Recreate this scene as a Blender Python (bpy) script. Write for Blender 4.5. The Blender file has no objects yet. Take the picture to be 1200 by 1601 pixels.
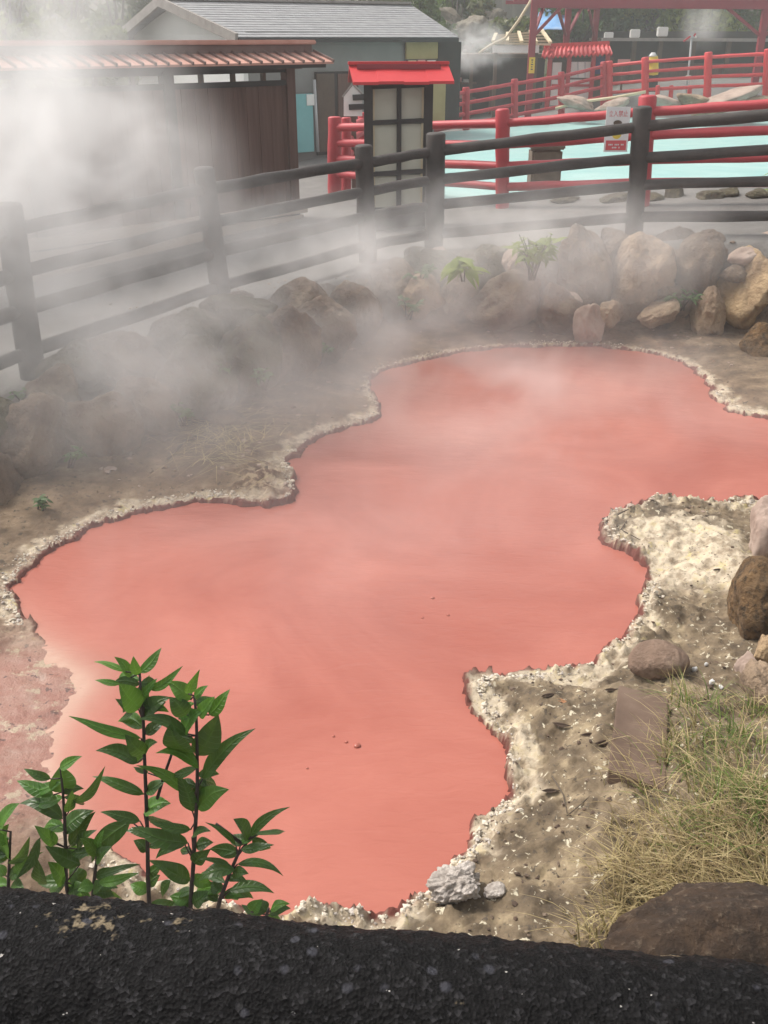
import bpy, bmesh, math, random
import numpy as np
from mathutils import Vector, Matrix
S = bpy.context.scene
C = S.collection
R = math.radians
rng = random.Random(7)

# ------------------------------------------------------------ camera, sky, sun
H = 2.1
FPX = 1500.0
TH = math.atan((800.5 - 60) / FPX)
cd = bpy.data.cameras.new('camera')
cam = bpy.data.objects.new('camera', cd)
C.objects.link(cam)
cam.location = (0, 0, H)
cam.rotation_euler = (math.pi / 2 - TH, 0, 0)
cd.sensor_fit = 'HORIZONTAL'
cd.sensor_width = 36
cd.lens = 36 * FPX / 1200
cd.clip_start = 0.02
cd.clip_end = 600
S.camera = cam
SUN_EL, SUN_AZ = 52, -62
w = bpy.data.worlds.new('World')
S.world = w
w.use_nodes = True
nt = w.node_tree
nt.nodes.clear()
sky = nt.nodes.new('ShaderNodeTexSky')
sky.sky_type = 'NISHITA'
sky.sun_disc = False
sky.sun_elevation = R(SUN_EL)
sky.sun_rotation = R(SUN_AZ)
sky.dust_density = 4
sky.air_density = 1.0
hs = nt.nodes.new('ShaderNodeHueSaturation')
hs.inputs['Saturation'].default_value = 0.10
bg = nt.nodes.new('ShaderNodeBackground')
bg.inputs['Strength'].default_value = 0.15
ow = nt.nodes.new('ShaderNodeOutputWorld')
nt.links.new(sky.outputs[0], hs.inputs['Color'])
nt.links.new(hs.outputs[0], bg.inputs['Color'])
nt.links.new(bg.outputs[0], ow.inputs['Surface'])
sl = bpy.data.lights.new('sun', 'SUN')
sun = bpy.data.objects.new('sun', sl)
C.objects.link(sun)
sl.energy = 2.3
sl.angle = R(14)
sl.color = (1, 0.905, 0.79)
az, el = R(SUN_AZ), R(SUN_EL)
sdir = Vector((math.sin(az) * math.cos(el), math.cos(az) * math.cos(el), math.sin(el)))
sun.rotation_euler = sdir.to_track_quat('Z', 'Y').to_euler()
sun.location = sdir * 40
S.view_settings.view_transform = 'Standard'
S.view_settings.look = 'None'
S.view_settings.exposure = 0.55
S.view_settings.gamma = 1
S.cycles.use_denoising = True
S.cycles.volume_bounces = 5
S.cycles.max_bounces = 12
S.cycles.diffuse_bounces = 3
S.cycles.volume_step_rate = 1.0
S.cycles.volume_max_steps = 96
S.cycles.transparent_max_bounces = 16

# ------------------------------------------------------------ photo geometry
CT, ST = math.cos(TH), math.sin(TH)


def ray(px, py):
    u = (px - 600) / FPX
    v = (py - 800.5) / FPX
    return Vector((u, CT - v * ST, -ST - v * CT))


def at_d(px, py, d):
    r = ray(px, py)
    return Vector((0, 0, H)) + r * (d / r.y)


def at_z(px, py, z):
    r = ray(px, py)
    return Vector((0, 0, H)) + r * ((z - H) / r.z)


def zpath(x):
    return np.clip(0.05 + 0.09 * x, -0.3, 0.45)


def at_path(px, py):
    z = 0.0
    for _ in range(30):
        p = at_z(px, py, z)
        z = float(zpath(p.x))
    return p


def msize(npx, d, z=0.0):
    return npx / FPX * (d * CT + (H - z) * ST)


# ------------------------------------------------------------ numpy noise
def _hash(ix, iy, iz, seed):
    h = (ix.astype(np.int64) * 374761393 + iy.astype(np.int64) * 668265263 + iz.astype(np.int64) * 2147483647 + seed * 974711) & 0xFFFFFFFF
    h = ((h ^ (h >> 13)) * 1274126177) & 0xFFFFFFFF
    h = ((h ^ (h >> 16)) * 2246822519) & 0xFFFFFFFF
    return ((h ^ (h >> 15)) & 0xFFFFFF) / float(0xFFFFFF)


def vnoise(P, seed=0):
    P = np.asarray(P, float)
    f = np.floor(P)
    t = P - f
    t = t * t * (3 - 2 * t)
    i = f.astype(np.int64)
    out = 0
    for dx in (0, 1):
        for dy in (0, 1):
            for dz in (0, 1):
                wgt = (t[:, 0] if dx else 1 - t[:, 0]) * (t[:, 1] if dy else 1 - t[:, 1]) * (t[:, 2] if dz else 1 - t[:, 2])
                out = out + wgt * _hash(i[:, 0] + dx, i[:, 1] + dy, i[:, 2] + dz, seed)
    return out


def fbm(P, oct=4, seed=0, gain=0.5):
    P = np.asarray(P, float)
    a, s, n = 1.0, 0.0, 0.0
    for k in range(oct):
        s = s + a * (vnoise(P * (2.03 ** k), seed + k * 17) - 0.5)
        n += a
        a *= gain
    return s / n * 2


def sstep(a, b, x):
    t = np.clip((x - a) / (b - a), 0, 1)
    return t * t * (3 - 2 * t)


def sdist(P, poly):
    """signed distance to a closed polygon, positive outside"""
    P = np.asarray(P, float)
    poly = np.asarray(poly, float)
    d = np.full(len(P), 1e9)
    inside = np.zeros(len(P), bool)
    n = len(poly)
    for i in range(n):
        a, b = poly[i], poly[(i + 1) % n]
        ab = b - a
        t = np.clip(((P - a) @ ab) / max(ab @ ab, 1e-12), 0, 1)
        q = P - a - t[:, None] * ab
        d = np.minimum(d, np.sqrt((q * q).sum(1)))
        c = (a[1] > P[:, 1]) != (b[1] > P[:, 1])
        xi = a[0] + (P[:, 1] - a[1]) / (b[1] - a[1] if abs(b[1] - a[1]) > 1e-12 else 1e-12) * ab[0]
        inside ^= c & (P[:, 0] < xi)
    return np.where(inside, -d, d)


# ------------------------------------------------------------ objects
def tag(o, label=None, cat=None, group=None, kind=None):
    if label: o['label'] = label
    if cat: o['category'] = cat
    if group: o['group'] = group
    if kind: o['kind'] = kind
    return o


def empty(name, loc, label, cat, group=None):
    o = bpy.data.objects.new(name, None)
    C.objects.link(o)
    o.location = loc
    o.empty_display_size = 0.1
    return tag(o, label, cat, group)


def wloc(o):
    p = Vector((0, 0, 0))
    while o is not None:
        p = p + o.location
        o = o.parent
    return p


def link_mesh(name, verts, faces, mat, parent=None, loc=None, smooth=False, mats=None, fmat=None):
    verts = np.asarray(verts, float)
    if parent is not None:
        org = wloc(parent)
    else:
        org = Vector(loc) if loc is not None else Vector((0, 0, 0))
    m = bpy.data.meshes.new(name)
    m.from_pydata((verts - np.array(org)).tolist(), [], faces)
    m.update()
    for mm in (mats or [mat]):
        m.materials.append(mm)
    if fmat is not None:
        m.polygons.foreach_set('material_index', fmat)
    if smooth:
        m.polygons.foreach_set('use_smooth', [True] * len(m.polygons))
    o = bpy.data.objects.new(name, m)
    C.objects.link(o)
    if parent is not None:
        o.parent = parent
    else:
        o.location = org
    return o


class MB:
    def __init__(s):
        s.v, s.f = [], []

    def add(s, vs, fs):
        k = len(s.v)
        s.v += [tuple(v) for v in vs]
        s.f += [tuple(i + k for i in f) for f in fs]

    def box(s, c, sx, sy, sz, ax=None, bev=0.0):
        """box centred at c; ax = (X,Y,Z) axes"""
        c = Vector(c)
        X, Y, Z = ax or (Vector((1, 0, 0)), Vector((0, 1, 0)), Vector((0, 0, 1)))
        if bev <= 0:
            vs = [c + X * (a * sx / 2) + Y * (b * sy / 2) + Z * (d * sz / 2) for a in (-1, 1) for b in (-1, 1) for d in (-1, 1)]
            s.add(vs, [(0, 1, 3, 2), (4, 6, 7, 5), (0, 4, 5, 1), (2, 3, 7, 6), (0, 2, 6, 4), (1, 5, 7, 3)])
        else:
            bm = bmesh.new()
            bmesh.ops.create_cube(bm, size=1)
            for v in bm.verts:
                v.co = Vector((v.co.x * sx, v.co.y * sy, v.co.z * sz))
            bmesh.ops.bevel(bm, geom=bm.edges[:], offset=bev, segments=2, affect='EDGES')
            bm.verts.index_update()
            s.add([c + X * v.co.x + Y * v.co.y + Z * v.co.z for v in bm.verts], [[v.index for v in f.verts] for f in bm.faces])
            bm.free()

    def beam(s, a, b, wd, ht, bev=0.0, up=Vector((0, 0, 1))):
        a, b = Vector(a), Vector(b)
        X = (b - a).normalized()
        Y = up.cross(X)
        if Y.length < 1e-4: Y = Vector((0, 1, 0)).cross(X)
        Y.normalize()
        Z = X.cross(Y)
        s.box((a + b) / 2, (b - a).length, wd, ht, (X, Y, Z), bev)

    def tube(s, pts, rad, n=10, cap=True):
        pts = [Vector(p) for p in pts]
        if not hasattr(rad, '__len__'): rad = [rad] * len(pts)
        vs, fs = [], []
        ref = None
        for i, p in enumerate(pts):
            t = (pts[min(i + 1, len(pts) - 1)] - pts[max(i - 1, 0)]).normalized()
            if ref is None:
                ref = Vector((0, 0, 1)) if abs(t.z) < 0.9 else Vector((1, 0, 0))
            U = (ref - t * ref.dot(t)).normalized()
            ref = U
            V = t.cross(U)
            for k in range(n):
                a = 2 * math.pi * k / n
                vs.append(p + (U * math.cos(a) + V * math.sin(a)) * rad[i])
        for i in range(len(pts) - 1):
            for k in range(n):
                k2 = (k + 1) % n
                fs.append((i * n + k, i * n + k2, (i + 1) * n + k2, (i + 1) * n + k))
        if cap:
            fs.append(tuple(range(n - 1, -1, -1)))
            m = (len(pts) - 1) * n
            fs.append(tuple(range(m, m + n)))
        s.add(vs, fs)

    def build(s, name, mat, parent=None, loc=None, smooth=False):
        return link_mesh(name, s.v, s.f, mat, parent, loc, smooth)


def smooth_by_angle(o, ang=40):
    m = o.data
    m.polygons.foreach_set('use_smooth', [True] * len(m.polygons))
    bm = bmesh.new(); bm.from_mesh(m)
    for e in bm.edges:
        if len(e.link_faces) == 2 and e.calc_face_angle(0) > R(ang): e.smooth = False
    bm.to_mesh(m); bm.free()
    return o


# ------------------------------------------------------------ materials
def new_mat(name):
    m = bpy.data.materials.new(name)
    m.use_nodes = True
    n = m.node_tree.nodes
    b = n['Principled BSDF']
    return m, m.node_tree, b


def ramp(t, stops):
    r = t.nodes.new('ShaderNodeValToRGB')
    e = r.color_ramp.elements
    while len(e) < len(stops): e.new(0.5)
    for k, (p, c) in enumerate(stops):
        e[k].position = p
        e[k].color = (*c, 1) if len(c) == 3 else c
    return r


def tex_noise(t, scale, detail=6, rough=0.6, vec=None, dist=0.0):
    n = t.nodes.new('ShaderNodeTexNoise')
    n.inputs['Scale'].default_value = scale
    n.inputs['Detail'].default_value = detail
    n.inputs['Roughness'].default_value = rough
    n.inputs['Distortion'].default_value = dist
    if vec is not None: t.links.new(vec, n.inputs['Vector'])
    return n


def mapped(t, sc=(1, 1, 1), coord='Object'):
    tc = t.nodes.new('ShaderNodeTexCoord')
    mp = t.nodes.new('ShaderNodeMapping')
    mp.inputs['Scale'].default_value = sc
    t.links.new(tc.outputs[coord], mp.inputs['Vector'])
    return mp.outputs[0]


def mixc(t, fac, a, b, mode='MIX'):
    m = t.nodes.new('ShaderNodeMix')
    m.data_type = 'RGBA'
    m.blend_type = mode
    L = t.links.new
    for s, v in (('Factor', fac),):
        if hasattr(v, 'is_linked'): L(v, m.inputs[0])
        else: m.inputs[0].default_value = v
    for idx, v in ((6, a), (7, b)):
        if hasattr(v, 'is_linked'): L(v, m.inputs[idx])
        else: m.inputs[idx].default_value = (*v, 1)
    return m.outputs[2]


def add_bump(t, b, h, strength=0.3, dist=0.02):
    bp = t.nodes.new('ShaderNodeBump')
    bp.inputs['Strength'].default_value = strength
    bp.inputs['Distance'].default_value = dist
    t.links.new(h, bp.inputs['Height'])
    if b.inputs['Normal'].is_linked:
        src = b.inputs['Normal'].links[0].from_socket
        t.links.new(src, bp.inputs['Normal'])
    t.links.new(bp.outputs[0], b.inputs['Normal'])


def nmat(name, cols, scale=4, rough=0.8, bump=0.3, bscale=30, bdist=0.01, sc=(1, 1, 1), spread=0.28, specks=None):
    m, t, b = new_mat(name)
    v = mapped(t, sc)
    n = tex_noise(t, scale, 7, 0.62, v)
    k = len(cols)
    stops = [(0.5 + spread * (2 * i / max(k - 1, 1) - 1), c) for i, c in enumerate(cols)]
    r = ramp(t, stops)
    t.links.new(n.outputs[0], r.inputs[0])
    col = r.outputs[0]
    if specks:
        sp, sc2, lo = specks
        n3 = tex_noise(t, sc2, 6, 0.7, v)
        rr = ramp(t, [(lo, (0, 0, 0)), (lo + 0.14, (0.85, 0.85, 0.85))])
        t.links.new(n3.outputs[0], rr.inputs[0])
        col = mixc(t, rr.outputs[0], col, sp)
    t.links.new(col, b.inputs['Base Color'])
    b.inputs['Roughness'].default_value = rough
    if bump:
        n2 = tex_noise(t, bscale, 6, 0.65, v)
        add_bump(t, b, n2.outputs[0], bump, bdist)
    return m


M = {}
M['log'] = nmat('black_log', [(0.016, 0.013, 0.012), (0.034, 0.028, 0.026), (0.06, 0.05, 0.046)], 5, 0.7, 0.5, 40, 0.01)
M['red'] = nmat('red_paint', [(0.33, 0.022, 0.032), (0.42, 0.03, 0.042), (0.48, 0.05, 0.06)], 3, 0.5, 0.15, 25)
M['red2'] = nmat('bright_red_paint', [(0.50, 0.022, 0.03), (0.58, 0.035, 0.04)], 4, 0.5, 0.12, 30)
M['maroon'] = nmat('maroon_steel', [(0.19, 0.014, 0.026), (0.26, 0.022, 0.038)], 3, 0.5, 0.1, 20)
M['rock_tan'] = nmat('tan_rock', [(0.10, 0.07, 0.048), (0.22, 0.155, 0.105), (0.36, 0.265, 0.18), (0.48, 0.38, 0.27)], 2.6, 0.93, 1.0, 9, 0.07, spread=0.25, specks=((0.10, 0.07, 0.045), 11, 0.60))
M['rock_gold'] = nmat('golden_rock', [(0.12, 0.08, 0.05), (0.30, 0.205, 0.12), (0.47, 0.34, 0.20), (0.56, 0.44, 0.29)], 2.2, 0.93, 1.0, 8, 0.07, spread=0.25, specks=((0.14, 0.09, 0.05), 9, 0.62))
M['rock_brown'] = nmat('brown_rock', [(0.05, 0.036, 0.027), (0.115, 0.08, 0.058), (0.19, 0.14, 0.10), (0.25, 0.195, 0.14)], 3, 0.93, 1.0, 10, 0.07, spread=0.22, specks=((0.05, 0.04, 0.03), 14, 0.60))
M['rock_dark'] = nmat('dark_mossy_rock', [(0.035, 0.028, 0.022), (0.075, 0.06, 0.042), (0.10, 0.09, 0.05), (0.15, 0.12, 0.08)], 3, 0.93, 1.0, 12, 0.07)
M['rock_pink'] = nmat('pink_grey_rock', [(0.20, 0.145, 0.115), (0.35, 0.265, 0.22), (0.45, 0.365, 0.31)], 4, 0.9, 0.5, 20, 0.02, specks=((0.15, 0.10, 0.08), 24, 0.62))
M['rock_grey'] = nmat('weathered_hill_rock', [(0.10, 0.085, 0.06), (0.2, 0.175, 0.135), (0.32, 0.29, 0.24)], 1.5, 0.9, 0.8, 6, 0.1, specks=((0.06, 0.07, 0.03), 3, 0.55))
M['rock_flat'] = nmat('brown_pink_stone', [(0.11, 0.07, 0.05), (0.21, 0.14, 0.10), (0.34, 0.25, 0.19)], 7, 0.9, 0.9, 25, 0.03)
M['rock_rust'] = nmat('rusty_mossy_rock', [(0.06, 0.04, 0.02), (0.14, 0.085, 0.04), (0.23, 0.135, 0.06), (0.26, 0.19, 0.10)], 8, 0.95, 1.0, 28, 0.06, specks=((0.03, 0.022, 0.012), 26, 0.5))
M['rock_umber'] = nmat('dark_brown_boulder', [(0.014, 0.008, 0.004), (0.034, 0.019, 0.010), (0.06, 0.034, 0.018), (0.12, 0.075, 0.042)], 14, 0.9, 1.0, 45, 0.03, specks=((0.17, 0.125, 0.085), 45, 0.55))
M['slab'] = nmat('grey_slab', [(0.07, 0.043, 0.029), (0.12, 0.078, 0.055), (0.18, 0.125, 0.092)], 6, 0.9, 0.3, 60, 0.006)
M['crust_rock'] = nmat('white_crusted_rock', [(0.16, 0.13, 0.11), (0.42, 0.37, 0.33), (0.66, 0.60, 0.55), (0.72, 0.67, 0.62)], 14, 0.9, 1.0, 40, 0.03, specks=((0.12, 0.10, 0.08), 50, 0.6))
M['crumb'] = nmat('pale_crumb', [(0.40, 0.34, 0.27), (0.62, 0.56, 0.47), (0.66, 0.6, 0.45)], 30, 0.9, 0.5, 80)
M['wood_dark'] = nmat('dark_brown_boards', [(0.075, 0.036, 0.026), (0.115, 0.058, 0.043), (0.155, 0.085, 0.064)], 3, 0.8, 0.3, 20, sc=(6, 6, 0.35))
M['wood_pale'] = nmat('pale_timber', [(0.35, 0.28, 0.22), (0.48, 0.40, 0.32)], 5, 0.85, 0.3, 30)
M['wood_black'] = nmat('black_stained_timber', [(0.012, 0.010, 0.010), (0.028, 0.024, 0.023)], 5, 0.7, 0.3, 40)
M['tile_red'] = nmat('faded_red_roof', [(0.44, 0.22, 0.17), (0.54, 0.29, 0.23), (0.60, 0.36, 0.30)], 4, 0.7, 0.15, 30)
M['ridge_dark'] = nmat('weathered_ridge', [(0.13, 0.085, 0.075), (0.2, 0.14, 0.125)], 4, 0.8, 0.2, 30)
M['shingle'] = nmat('grey_shingles', [(0.20, 0.205, 0.215), (0.27, 0.275, 0.285), (0.34, 0.345, 0.355)], 5, 0.85, 0.3, 30, sc=(1, 1, 3))
M['white_wall'] = nmat('white_plaster', [(0.76, 0.77, 0.74), (0.84, 0.84, 0.81)], 2, 0.85, 0.05, 30)
M['grey_wall'] = nmat('blue_grey_wall', [(0.19, 0.19, 0.18), (0.25, 0.25, 0.24)], 2, 0.8, 0.1, 20)
M['grey_timber'] = nmat('weathered_grey_timber', [(0.22, 0.2, 0.185), (0.36, 0.335, 0.31)], 6, 0.85, 0.3, 30)
M['teal'] = nmat('teal_board', [(0.16, 0.42, 0.43), (0.22, 0.52, 0.53)], 3, 0.6, 0.05, 20)
M['panel'] = nmat('cream_panel', [(0.46, 0.45, 0.37), (0.56, 0.55, 0.46)], 3, 0.6, 0.05, 20, specks=((0.12, 0.12, 0.1), 30, 0.72))
M['cream'] = nmat('cream_timber', [(0.55, 0.46, 0.30), (0.65, 0.55, 0.38)], 5, 0.7, 0.1, 30)
M['white'] = nmat('white_paint', [(0.74, 0.73, 0.70), (0.82, 0.81, 0.78)], 4, 0.6, 0.05, 20)
M['yellow'] = nmat('yellow_paint', [(0.68, 0.48, 0.03), (0.75, 0.55, 0.05)], 4, 0.5, 0.05, 20)
M['ochre'] = nmat('ochre_board', [(0.30, 0.22, 0.09), (0.38, 0.29, 0.13)], 4, 0.7, 0.1, 20)
M['black'] = nmat('black_paint', [(0.012, 0.012, 0.012), (0.022, 0.022, 0.022)], 4, 0.6, 0.1, 20)
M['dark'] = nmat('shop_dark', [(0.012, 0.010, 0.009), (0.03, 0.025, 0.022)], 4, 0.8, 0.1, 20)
M['brown'] = nmat('brown_timber', [(0.07, 0.045, 0.03), (0.12, 0.08, 0.055)], 5, 0.8, 0.2, 20)
M['steel'] = nmat('grey_steel', [(0.42, 0.43, 0.44), (0.52, 0.53, 0.54)], 5, 0.45, 0.05, 20)
M['blue'] = nmat('blue_tarp', [(0.10, 0.27, 0.55), (0.18, 0.38, 0.68), (0.4, 0.5, 0.65)], 2, 0.5, 0.3, 8)
M['navy'] = nmat('navy_cloth', [(0.03, 0.04, 0.13), (0.05, 0.06, 0.2)], 3, 0.8, 0.1, 10)
M['concrete'] = nmat('concrete', [(0.30, 0.29, 0.26), (0.42, 0.40, 0.36)], 2, 0.9, 0.2, 10, sc=(3, 3, 0.5))
M['pink_board'] = nmat('pale_pink_board', [(0.55, 0.25, 0.24), (0.62, 0.33, 0.31)], 3, 0.6, 0.05, 10)
M['sign_white'] = nmat('sign_white', [(0.74, 0.72, 0.72), (0.8, 0.78, 0.78)], 3, 0.45, 0.02, 10)
M['sign_red'] = nmat('sign_red', [(0.62, 0.08, 0.09), (0.66, 0.10, 0.11)], 3, 0.45, 0.02, 10)
M['twig'] = nmat('dry_twig', [(0.05, 0.04, 0.03), (0.13, 0.10, 0.075)], 9, 0.9, 0.3, 60)
M['litter'] = nmat('dead_leaf', [(0.05, 0.032, 0.022), (0.10, 0.065, 0.045)], 20, 0.9, 0.3, 60)
M['litter_orange'] = nmat('orange_dead_leaf', [(0.32, 0.16, 0.08), (0.42, 0.22, 0.11)], 20, 0.9, 0.3, 60)
M['scrap'] = nmat('bleached_scrap', [(0.6, 0.6, 0.6), (0.75, 0.75, 0.74)], 20, 0.8, 0.3, 60)


def leaf_mat(name, c1, c2, rough=0.4, trans=0.25, scale=9, veins=False):
    m, t, b = new_mat(name)
    v = mapped(t)
    n = tex_noise(t, scale, 4, 0.5, v)
    r = ramp(t, [(0.32, c1), (0.68, c2)])
    t.links.new(n.outputs[0], r.inputs[0])
    t.links.new(r.outputs[0], b.inputs['Base Color'])
    b.inputs['Roughness'].default_value = rough
    tr = t.nodes.new('ShaderNodeBsdfTranslucent')
    t.links.new(mixc(t, 0.5, r.outputs[0], (0.25, 0.4, 0.05)), tr.inputs['Color'])
    mx = t.nodes.new('ShaderNodeMixShader')
    mx.inputs[0].default_value = trans
    t.links.new(b.outputs[0], mx.inputs[1])
    t.links.new(tr.outputs[0], mx.inputs[2])
    t.links.new(mx.outputs[0], t.nodes['Material Output'].inputs['Surface'])
    n2 = tex_noise(t, 60, 3, 0.5, v)
    add_bump(t, b, n2.outputs[0], 0.12, 0.004)
    if veins:
        def mth(op, a, c=None):
            q = t.nodes.new('ShaderNodeMath'); q.operation = op
            for k, x in enumerate((a, c)):
                if x is None: continue
                if hasattr(x, 'is_linked'): t.links.new(x, q.inputs[k])
                else: q.inputs[k].default_value = x
            return q.outputs[0]
        def at_(nm):
            a = t.nodes.new('ShaderNodeAttribute'); a.attribute_name = nm
            return a.outputs['Fac']
        ac, al = at_('across'), at_('along')
        side = mth('POWER', mth('ABSOLUTE', mth('SUBTRACT', mth('MULTIPLY', mth('FRACT', mth('SUBTRACT', mth('MULTIPLY', al, 8.0), mth('MULTIPLY', ac, 0.9))), 2.0), 1.0)), 7.0)
        rib = mth('POWER', mth('SUBTRACT', 1.0, ac), 9.0)
        vn = mth('MINIMUM', mth('ADD', mth('MULTIPLY', side, 0.4), rib), 1.0)
        add_bump(t, b, mth('SUBTRACT', 1.0, vn), 0.7, 0.0025)
        t.links.new(mixc(t, mth('MULTIPLY', vn, 0.45), r.outputs[0], tuple(min(1, x * 1.9 + 0.02) for x in c2)), b.inputs['Base Color'])
    return m


M['leaf_dark'] = leaf_mat('dark_shrub_leaf', (0.018, 0.047, 0.010), (0.045, 0.108, 0.018), 0.36, 0.25, 9, True)
M['leaf_mid'] = leaf_mat('mid_shrub_leaf', (0.036, 0.11, 0.014), (0.085, 0.21, 0.028), 0.33, 0.3, 9, True)
M['leaf_bright'] = leaf_mat('bright_shrub_leaf', (0.06, 0.16, 0.018), (0.11, 0.25, 0.03), 0.42, 0.35, 9, True)
M['leaf_bamboo'] = leaf_mat('bamboo_leaf', (0.16, 0.22, 0.05), (0.30, 0.36, 0.11), 0.5, 0.3)
M['leaf_weed'] = leaf_mat('weed_leaf', (0.03, 0.08, 0.02), (0.07, 0.14, 0.04), 0.6, 0.25)
M['tree_a'] = leaf_mat('dark_green_crown', (0.022, 0.05, 0.014), (0.09, 0.15, 0.035), 0.6, 0.25, 0.9)
M['tree_b'] = leaf_mat('yellow_green_crown', (0.06, 0.09, 0.015), (0.28, 0.32, 0.06), 0.6, 0.3, 0.7)
M['tree_c'] = leaf_mat('olive_crown', (0.05, 0.065, 0.02), (0.14, 0.14, 0.05), 0.6, 0.25, 0.8)
M['bark'] = nmat('bark', [(0.05, 0.04, 0.03), (0.1, 0.08, 0.06)], 5, 0.9, 0.5, 20)
M['stem'] = nmat('purple_brown_stem', [(0.03, 0.02, 0.02), (0.065, 0.045, 0.035)], 20, 0.6, 0.2, 60)

# ------------------------------------------------------------ the ground
ZW = -0.52
shore_px = [(18, 925), (30, 900), (62, 872), (110, 845), (165, 818), (230, 796), (300, 784), (350, 783), (378, 793), (420, 798), (455, 794), (463, 784), (461, 764), (450, 742), (455, 718), (480, 700), (520, 680), (570, 662), (600, 655), (602, 646), (585, 625), (578, 602), (592, 582), (640, 566), (700, 555), (770, 546), (850, 541), (930, 541), (1000, 551), (1060, 568), (1095, 590), (1115, 620), (1135, 640), (1200, 657), (1320, 690), (1400, 740), (1380, 790), (1290, 800), (1190, 792), (1170, 788), (1120, 786), (1060, 782), (1010, 783), (975, 795), (945, 808), (938, 828), (950, 850), (985, 872), (1005, 900), (1012, 925), (1000, 950), (985, 985), (960, 1010), (925, 1035), (880, 1052), (820, 1058), (770, 1060), (745, 1068), (745, 1090), (760, 1130), (780, 1165), (785, 1210), (790, 1255), (770, 1275), (740, 1310), (735, 1335), (700, 1350), (680, 1385), (640, 1410), (605, 1427), (540, 1430), (450, 1432), (350, 1420), (240, 1395), (150, 1335), (85, 1260), (72, 1190), (88, 1140), (112, 1100), (132, 1074), (128, 1058), (100, 1040), (62, 1010), (42, 985), (30, 960)]
shore = np.array([at_z(px, py, ZW).xy for px, py in shore_px])
wall_px = [(-330, 770), (-100, 655), (30, 597), (200, 545), (348, 492), (460, 452), (575, 422), (680, 406), (800, 397), (990, 381), (1200, 376), (1430, 395)]
pit = [at_path(*p).xy for p in wall_px]
pit = np.array([tuple(p) for p in pit] + [(6.6, 8.0), (4.8, 6.2), (3.3, 5.3), (2.75, 4.4), (2.45, 3.6), (2.2, 2.6), (2.1, 0.8), (-2.6, 0.8), (-3.6, 2.2)])
ZP = 0.2
pond_px = [(686, 312), (785, 311), (900, 313), (1000, 313), (1100, 309), (1200, 306), (1500, 305), (1700, 190), (1400, 178), (1200, 178), (1050, 180), (900, 188), (800, 198), (690, 207)]
pond = np.array([at_z(px, py, ZP).xy for px, py in pond_px])


def base_level(X, Y):
    zp = zpath(X)
    zf = np.clip(-0.1 + 0.165 * (X - 2), -0.3, 1.0)
    z = zp + (zf - zp) * sstep(20, 25, Y)
    z = z + np.clip(Y - 37, 0, 30) * 0.30 * (1 + 0.3 * np.sin(X * 0.13))
    z = z + np.clip(-X - 14, 0, 25) * 0.12
    return z


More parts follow.
